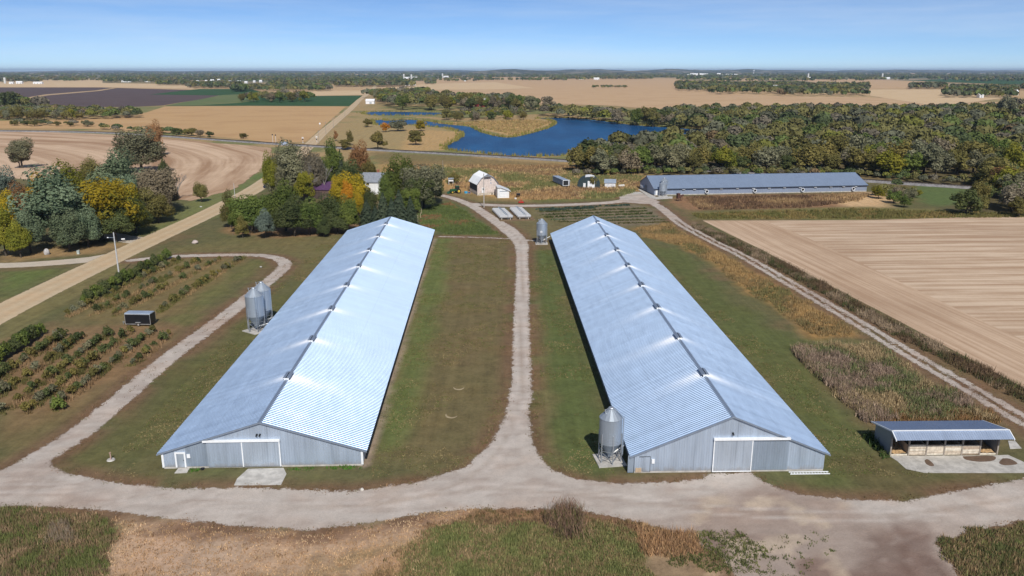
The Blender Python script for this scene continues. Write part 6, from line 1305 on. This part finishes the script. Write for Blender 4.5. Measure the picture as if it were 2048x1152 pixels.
R1 = [((133, 632), (360, 520)), ((179, 630), (405, 520)), ((222, 632), (440, 520)), ((316, 622), (488, 515))]
R2 = [((-10, 762), (129, 671)), ((-10, 797), (169, 671)), ((0, 827), (218, 669)), ((49, 827), (262, 664)), ((107, 818), (307, 664)), ((267, 729), (342, 667))]
for i, (a, b) in enumerate(R1): bush_row(a, b, i, 30, 1.5, OR, 'the upper orchard block, row %s from the hedge' % ['one', 'two', 'three', 'four'][i], False, 0.2, 10 + i)
bush_row((-20, 738), (84, 667), 0, 18, 2.5, ['dark', 'green'], 'the tall hedge at the left picture edge', True, 0.0, 5)
for i, (a, b) in enumerate(R2): bush_row(a, b, i, 22 if i < 5 else 9, 1.6, OR, 'the lower orchard block, row %s from the hedge' % ['one', 'two', 'three', 'four', 'five', 'six'][i], False, 0.12, 20 + i)
bush_row((112, 825), (118, 819), 0, 1, 1.9, ['green'], 'front of the lower orchard block, brightest of all', False, 0, 41)

# ---------------------------------------------------------------- grass and weeds as real blades
n = N('weed_blades'); M_WEED = n.done(n.attr('col'), 0.85, 0, 0.15)
def tufts(name, label, PT, h, colors, blades=7, wd=0.05, spread=0.25, seed=0, cat='grass', lean=0.35, pat=None, leafy=0.0):
    rg = np.random.default_rng(seed); n = len(PT); cols = np.array(colors); nb = n * blades
    if pat is None: ci = rg.integers(len(cols), size=n)
    else:
        f = fbm(PT[:, 0], PT[:, 1], pat, seed + 3, 2); f = (f - 0.22) / 0.56 + rg.normal(size=n) * 0.12; ci = np.clip((f * len(cols)).astype(int), 0, len(cols) - 1)
    c = cols[ci] * rg.uniform(0.75, 1.25, (n, 1)); hh = h * rg.uniform(0.55, 1.25, n) * (0.6 + 0.8 * fbm(PT[:, 0], PT[:, 1], 3.5, seed + 9))
    B = np.repeat(PT, blades, 0) + rg.normal(size=(nb, 2)) * spread * 0.5; H = np.repeat(hh, blades) * rg.uniform(0.6, 1.1, nb); a = rg.uniform(0, 6.283, nb); w_ = wd * rg.uniform(0.6, 1.4, nb)
    ln = H * lean * rg.uniform(0.2, 1.2, nb); a2 = rg.uniform(0, 6.283, nb)
    z0 = np.where(rg.random(nb) < leafy, H * rg.uniform(0.2, 0.75, nb), 0.0)
    dx, dy = np.cos(a) * w_, np.sin(a) * w_
    V = np.stack([np.stack([B[:, 0] - dx, B[:, 1] - dy, z0], 1), np.stack([B[:, 0] + dx, B[:, 1] + dy, z0], 1), np.stack([B[:, 0] + np.cos(a2) * ln, B[:, 1] + np.sin(a2) * ln, np.where(z0 > 0, z0 + H * 0.3, H)], 1)], 1).reshape(-1, 3)
    me = np_mesh(name, V, np.arange(3 * nb).reshape(-1, 3)); set_col(me, 'col', np.repeat(np.repeat(c, blades, 0) * rg.uniform(0.8, 1.2, (nb, 1)), 3, 0))
    tag(newobj(name, me, M_WEED), label, cat, kind='stuff'); return nb
def area_pts(pxs, dens, seed, world=False, edge=1.2):
    P = np.array(pxs) if world else G(pxs); rg = np.random.default_rng(seed); x0, y0 = P.min(0); x1, y1 = P.max(0); C = rg.uniform((x0, y0), (x1, y1), (int((x1 - x0) * (y1 - y0) * dens), 2))
    return C[poly_sdf(C[:, 0], C[:, 1], P) + (fbm(C[:, 0], C[:, 1], 3, seed) - 0.5) * 2 * edge > 0]
K = lambda *c: [A(*v, 0.98) for v in c]
DRY = K((150, 118, 82), (168, 138, 98), (130, 100, 72)); GRN = K((96, 102, 60), (108, 110, 66), (86, 92, 56)); BRN = K((112, 90, 70), (128, 104, 80), (98, 80, 64))
nT = 0
nT += tufts('tall_grass', 'lush green grass on the bank at the bottom of the picture', area_pts([(830, 1085), (930, 1050), (1180, 1046), (1290, 1080), (1310, 1180), (790, 1180)], 34, 1, edge=2.0), 0.42, K((112, 118, 72), (128, 126, 82), (138, 122, 88), (106, 112, 68), (150, 130, 98)), 5, 0.05, 0.3, 1, pat=2.5)
nT += tufts('dry_grass', 'straw-coloured dry grass on the bank below the drive', area_pts([(225, 1035), (480, 1058), (640, 1066), (860, 1030), (950, 1020), (860, 1100), (820, 1180), (180, 1180)], 7, 2), 0.2, K((168, 138, 106), (184, 156, 122), (150, 120, 92), (192, 166, 134)), 5, 0.05, 0.3, 2, pat=4)
nT += tufts('weed_fringe', 'brown weed fringe between the drive and the green bank', area_pts([(700, 1180), (860, 1050), (960, 1022), (1180, 1028), (1290, 1050), (1390, 1085), (1370, 1130), (1280, 1090), (1180, 1052), (940, 1050), (850, 1095), (800, 1180)], 12, 3, edge=1.0), 0.42, K((128, 104, 80), (146, 118, 90), (112, 100, 68), (160, 132, 100)), 7, 0.04, 0.25, 3, pat=2)
nT += tufts('weed_clump', 'tall reddish dead weed clump standing on the green bank', area_pts([(1085, 1045), (1120, 1018), (1165, 1030), (1170, 1075), (1120, 1090)], 9, 4, edge=0.5), 1.9, K((142, 114, 96), (126, 102, 86), (98, 94, 60)), 13, 0.03, 0.5, 4, lean=0.2, leafy=0.5)
nT += tufts('straw_clump', 'pale straw-coloured clump right of the dead weeds', area_pts([(1270, 1060), (1390, 1070), (1400, 1110), (1290, 1112)], 14, 5, edge=0.5), 1.0, K((186, 150, 112), (168, 132, 96), (150, 118, 90)), 9, 0.04, 0.35, 5, lean=0.5)
nT += tufts('rough_weeds', 'mixed green and rusty weeds in the bottom left corner', area_pts([(-40, 1018), (190, 1025), (232, 1050), (190, 1180), (-40, 1180)], 20, 6, edge=2.0), 0.6, K((108, 114, 68), (130, 110, 86), (120, 118, 76), (144, 120, 94), (102, 104, 66), (158, 134, 106)), 8, 0.04, 0.35, 6, pat=2)
nT += tufts('grey_weeds', 'pale grey dead weeds in the bottom left corner', area_pts([(95, 1055), (145, 1045), (150, 1085), (100, 1090)], 9, 7, edge=1.0), 0.9, K((138, 122, 104), (150, 134, 116)), 9, 0.03, 0.3, 7, lean=0.2)
nT += tufts('rough_weeds', 'green and brown weeds in the bottom right corner', area_pts([(1880, 1090), (1960, 1062), (2100, 1036), (2100, 1180), (1935, 1180)], 20, 8, edge=2.0), 0.5, K((106, 112, 68), (130, 112, 86), (118, 116, 74), (144, 122, 92), (98, 102, 64)), 7, 0.045, 0.35, 8, pat=2)
nT += tufts('creeping_weeds', 'low green weeds creeping over the sandy yard', area_pts([(1380, 1060), (1480, 1070), (1560, 1100), (1500, 1150), (1400, 1150), (1330, 1110)], 9, 9, edge=2.0), 0.28, GRN, 7, 0.06, 0.3, 9)
nT += tufts('creeping_weeds', 'scattered green weed tufts on the bare yard in front', area_pts([(1480, 1090), (1640, 1060), (1700, 1110), (1560, 1170)], 0.9, 10, edge=2.0), 0.25, GRN, 9, 0.06, 0.35, 10)
nT += tufts('weed_patch', 'tall purple-brown weed patch behind the open shed', area_pts([(1580, 700), (1640, 690), (1760, 695), (1870, 770), (1990, 840), (1740, 846), (1690, 800), (1625, 745)], 8, 11, edge=2.2), 1.15, K((148, 128, 112), (134, 116, 98), (100, 106, 70), (112, 118, 78), (140, 124, 94), (164, 144, 110)), 9, 0.055, 0.5, 11, pat=6, leafy=0.35, cat='weeds')
nT += tufts('weed_patch', 'reddish weed border along the mown strip by the right barn', area_pts([(1580, 700), (1620, 698), (1720, 800), (1800, 845), (1735, 848), (1690, 805)], 10, 12, edge=0.5), 1.2, K((144, 124, 108), (132, 112, 96), (156, 136, 118)), 9, 0.05, 0.45, 12, leafy=0.3, cat='weeds')
nT += tufts('rust_grass', 'rust-coloured tall grass directly behind the open shed', area_pts([(1750, 825), (1990, 822), (2000, 848), (1750, 850)], 10, 13, edge=0.5), 0.8, K((146, 112, 78), (132, 104, 72), (122, 106, 70)), 8, 0.05, 0.35, 13)
nT += tufts('prairie_grass', 'golden-brown prairie strip between the right barn lawn and the track', area_pts([(1270, 457), (1335, 447), (1360, 463), (1425, 498), (1484, 533), (1562, 576), (1640, 621), (1697, 654), (1715, 674), (1625, 675), (1562, 625), (1484, 575), (1437, 532), (1359, 490), (1289, 474)], 4.5, 14, edge=2.0), 0.65, K((158, 132, 90), (142, 120, 84), (126, 112, 78), (116, 110, 72)), 7, 0.06, 0.45, 14, pat=6)
nT += tufts('track_weeds', 'dark shaggy weeds along the right side of the farm track', area_pts([(1385, 446), (1445, 470), (1523, 503), (1640, 564), (1796, 651), (2060, 784), (2060, 812), (1796, 676), (1640, 586), (1523, 522), (1445, 486), (1385, 455)], 6, 15, edge=0.7), 1.0, K((104, 86, 68), (92, 80, 58), (78, 82, 52), (128, 110, 90), (150, 132, 110)), 8, 0.055, 0.4, 15, pat=5, leafy=0.3, cat='weeds')
nT += tufts('row_grass', 'tawny tall grass between the bushes of the upper orchard block', np.vstack([area_pts([(a[0] - 6, a[1] + 3), (a[0] + 8, a[1] + 4), (b[0] + 5, b[1] + 1.5), (b[0] - 5, b[1] - 1.5)], 5, 30 + i, edge=0.5) for i, (a, b) in enumerate(R1)]), 0.75, K((150, 126, 92), (128, 110, 76), (100, 98, 56)), 8, 0.05, 0.4, 16, pat=4)
nT += tufts('row_grass', 'tawny tall grass between the bushes of the lower orchard block', np.vstack([area_pts([(a[0] - 9, a[1] + 3), (a[0] + 11, a[1] + 5), (b[0] + 7, b[1] + 2), (b[0] - 7, b[1] - 2)], 4.5, 40 + i, edge=0.5) for i, (a, b) in enumerate(R2)]), 0.7, K((146, 120, 90), (124, 104, 74), (98, 94, 56)), 8, 0.05, 0.4, 17, pat=4)
nT += tufts('meadow_grass', 'dry tawny meadow behind the gambrel barn and arched hut', area_pts([(770, 330), (1130, 332), (1290, 352), (1270, 384), (1230, 396), (1060, 400), (1020, 392), (900, 372), (860, 340)], 1.4, 18), 1.0, K((168, 138, 98), (146, 118, 86), (124, 102, 78), (178, 152, 110), (122, 116, 76), (112, 114, 72)), 6, 0.16, 0.8, 18, pat=16)
nT += tufts('barnside_weeds', 'dark dead weeds in front of the far grey barn', area_pts([(1370, 395), (1640, 390), (1740, 388), (1720, 402), (1600, 416), (1400, 420)], 1.5, 19), 0.9, K((112, 88, 70), (98, 78, 62), (130, 106, 80), (160, 134, 98)), 6, 0.14, 0.7, 19, pat=14)
nT += tufts('ditch_grass', 'green-brown grass strip above the harvested east field', area_pts([(1380, 428), (1700, 418), (1900, 424), (2060, 428), (2060, 434), (1900, 436), (1700, 438), (1400, 438)], 2, 20, edge=0.6), 0.8, K((112, 104, 62), (98, 98, 56), (128, 112, 70)), 6, 0.12, 0.6, 20, pat=8)
nT += tufts('garden_weeds', 'green and reddish weeds behind the left barn', area_pts([(838, 420), (870, 412), (900, 405), (960, 445), (1000, 468), (900, 470), (840, 450)], 2.5, 21), 0.5, K((84, 96, 54), (94, 104, 58), (124, 96, 68)), 6, 0.1, 0.6, 21, pat=9)
for P_, lab, sd_ in ((PW1, 'reeds lining the shore of the large pond', 22), (PW2, 'reeds lining the narrow back pond', 23)):
    rg = np.random.default_rng(sd_); pts = []
    for a, b in zip(P_, np.roll(P_, -1, 0)):
        L = np.hypot(*(b - a)); k = int(L * 1.1) + 1; q = a + (b - a) * rg.random((k, 1)); pts.append(q + rg.normal(size=(k, 2)) * 2.6)
    pts = np.vstack(pts); sdv = poly_sdf(pts[:, 0], pts[:, 1], P_); pts = pts[(sdv < 1.0) & (pts[:, 1] > 430) & (np.abs(pts[:, 0]) < 420)]
    nT += tufts('reeds', lab, pts, 2.3, K((122, 118, 62), (140, 128, 70), (112, 112, 58)), 7, 0.22, 1.2, sd_, 'reeds', 0.15)
nT += tufts('marsh_grass', 'tan marsh grass on the point in the pond', area_pts([(868, 247), (1055, 240), (1105, 244), (1030, 272), (945, 251)], 0.22, 24), 1.2, K((158, 132, 90), (146, 122, 82), (170, 144, 102), (134, 124, 76)), 6, 0.35, 2.0, 24)
nT += tufts('wall_weeds', 'fresh green weeds at the foot of the left barn front', np.vstack([area_pts([(575, 937), (640, 936), (640, 941), (575, 941)], 9, 25, edge=0.2), area_pts([(650, 935), (724, 932), (724, 938), (650, 939)], 12, 26, edge=0.2), area_pts([(380, 939), (398, 939), (398, 943), (378, 944)], 20, 27, edge=0.1)]), 0.3, K((66, 104, 40), (80, 116, 48)), 8, 0.05, 0.25, 27)
nT += tufts('wall_weeds', 'green weeds at the left wall of the open shed', area_pts([(1722, 868), (1745, 872), (1778, 915), (1765, 918)], 9, 28, edge=0.3), 0.8, K((66, 84, 44), (80, 94, 52)), 9, 0.07, 0.35, 28, leafy=0.4)
rg = np.random.default_rng(88); vx = rg.uniform(-75, 75, 60000); vy = rg.uniform(64, 235, 60000); ve = gravel_edge(vx, vy); kk = (ve > -1.1) & (ve < 0.45) & (fbm(vx, vy, 3, 66) > 0.42)
nT += tufts('verge_grass', 'short worn grass and dead leaves along the gravel edges', np.stack([vx, vy], 1)[kk], 0.14, K((116, 88, 68), (98, 82, 58), (92, 90, 54), (134, 108, 82)), 6, 0.05, 0.5, 88, pat=5, lean=0.8)
lx = rg.uniform(-62, 62, 90000); ly = rg.uniform(86, 232, 90000); le = gravel_edge(lx, ly); bl = -30.35 - (ly - 88.2) * 0.034; br = 26.2 - (ly - 87) * 0.0241
kk = (le < -0.4) & (np.abs(lx - bl) > 12.8) & (np.abs(lx - br) > 12.2) & (lx < 44 - (ly - 90) * 0.12 + 6) & (lx > -50 - (ly - 90) * 0.03) & (fbm(lx, ly, 6, 101) + 0.25 * fbm(lx * 4, ly * 0.15, 3, 5) > 0.60)
nT += tufts('lawn_weeds', 'clover tufts and clippings scattered over the mown lawns', np.stack([lx, ly], 1)[kk], 0.11, K((100, 102, 60), (118, 104, 74), (88, 96, 52), (132, 118, 84)), 5, 0.07, 0.5, 101, pat=4, lean=1.0)
# vegetable rows
ADN = ['first', 'second', 'third', 'fourth', 'fifth', 'sixth', 'seventh', 'eighth']
for i, (a, b, c, h) in enumerate([((1076, 419), (1258, 410.5), K((64, 84, 74), (78, 98, 86)), 0.6), ((1078, 424.5), (1290, 417), K((86, 96, 60), (110, 106, 70)), 0.5), ((1081, 430), (1300, 422.5), K((98, 98, 66), (84, 92, 56)), 0.55), ((1087, 435), (1302, 427.5), K((78, 90, 50), (96, 100, 60)), 0.6), ((1100, 440), (1312, 433), K((92, 104, 84), (104, 110, 80)), 0.5), ((1120, 444), (1328, 439), K((104, 102, 66), (92, 94, 58)), 0.45), ((1230, 447), (1340, 444.5), K((112, 104, 70), (98, 96, 60)), 0.4), ((1080, 422), (1190, 416), K((60, 78, 66), (72, 92, 80)), 0.5)]):
    P0 = np.array(gp(*a)); P1 = np.array(gp(*b)); L = np.hypot(*(P1 - P0)); rg = np.random.default_rng(60 + i); q = P0 + (P1 - P0) * rg.random((int(L * 5), 1)) + rg.normal(size=(int(L * 5), 2)) * np.array([0.3, 0.55])
    nT += tufts('crop_row', '%s vegetable row from the back of the garden by the gas tanks' % ADN[i], q, h, [tuple(0.7 * q for q in v) for v in c], 8, 0.16, 0.5, 60 + i, 'crop row', 0.6)
    o = bpy.data.objects[-1]
for o in bpy.data.objects:
    if o.name.startswith('crop_row'): o['group'] = 'vegetable rows of the garden'

# ---------------------------------------------------------------- air
hz = MB(); hz.box(-40500, 40500, -500, 40500, -1.2, 110); n = N('haze_air'); n.n.remove(n.b)
pv = n.new('ShaderNodeVolumePrincipled'); pv.inputs['Color'].default_value = (0.55, 0.72, 0.97, 1); pv.inputs['Density'].default_value = HAZE; pv.inputs['Anisotropy'].default_value = 0.0
n.t.links.new(pv.outputs[0], n.out.inputs['Volume']); ho = hz.build('haze', n.m); tag(ho, kind='stuff')
ho['label'] = 'thin blue air haze over the whole countryside'; ho['category'] = 'haze'
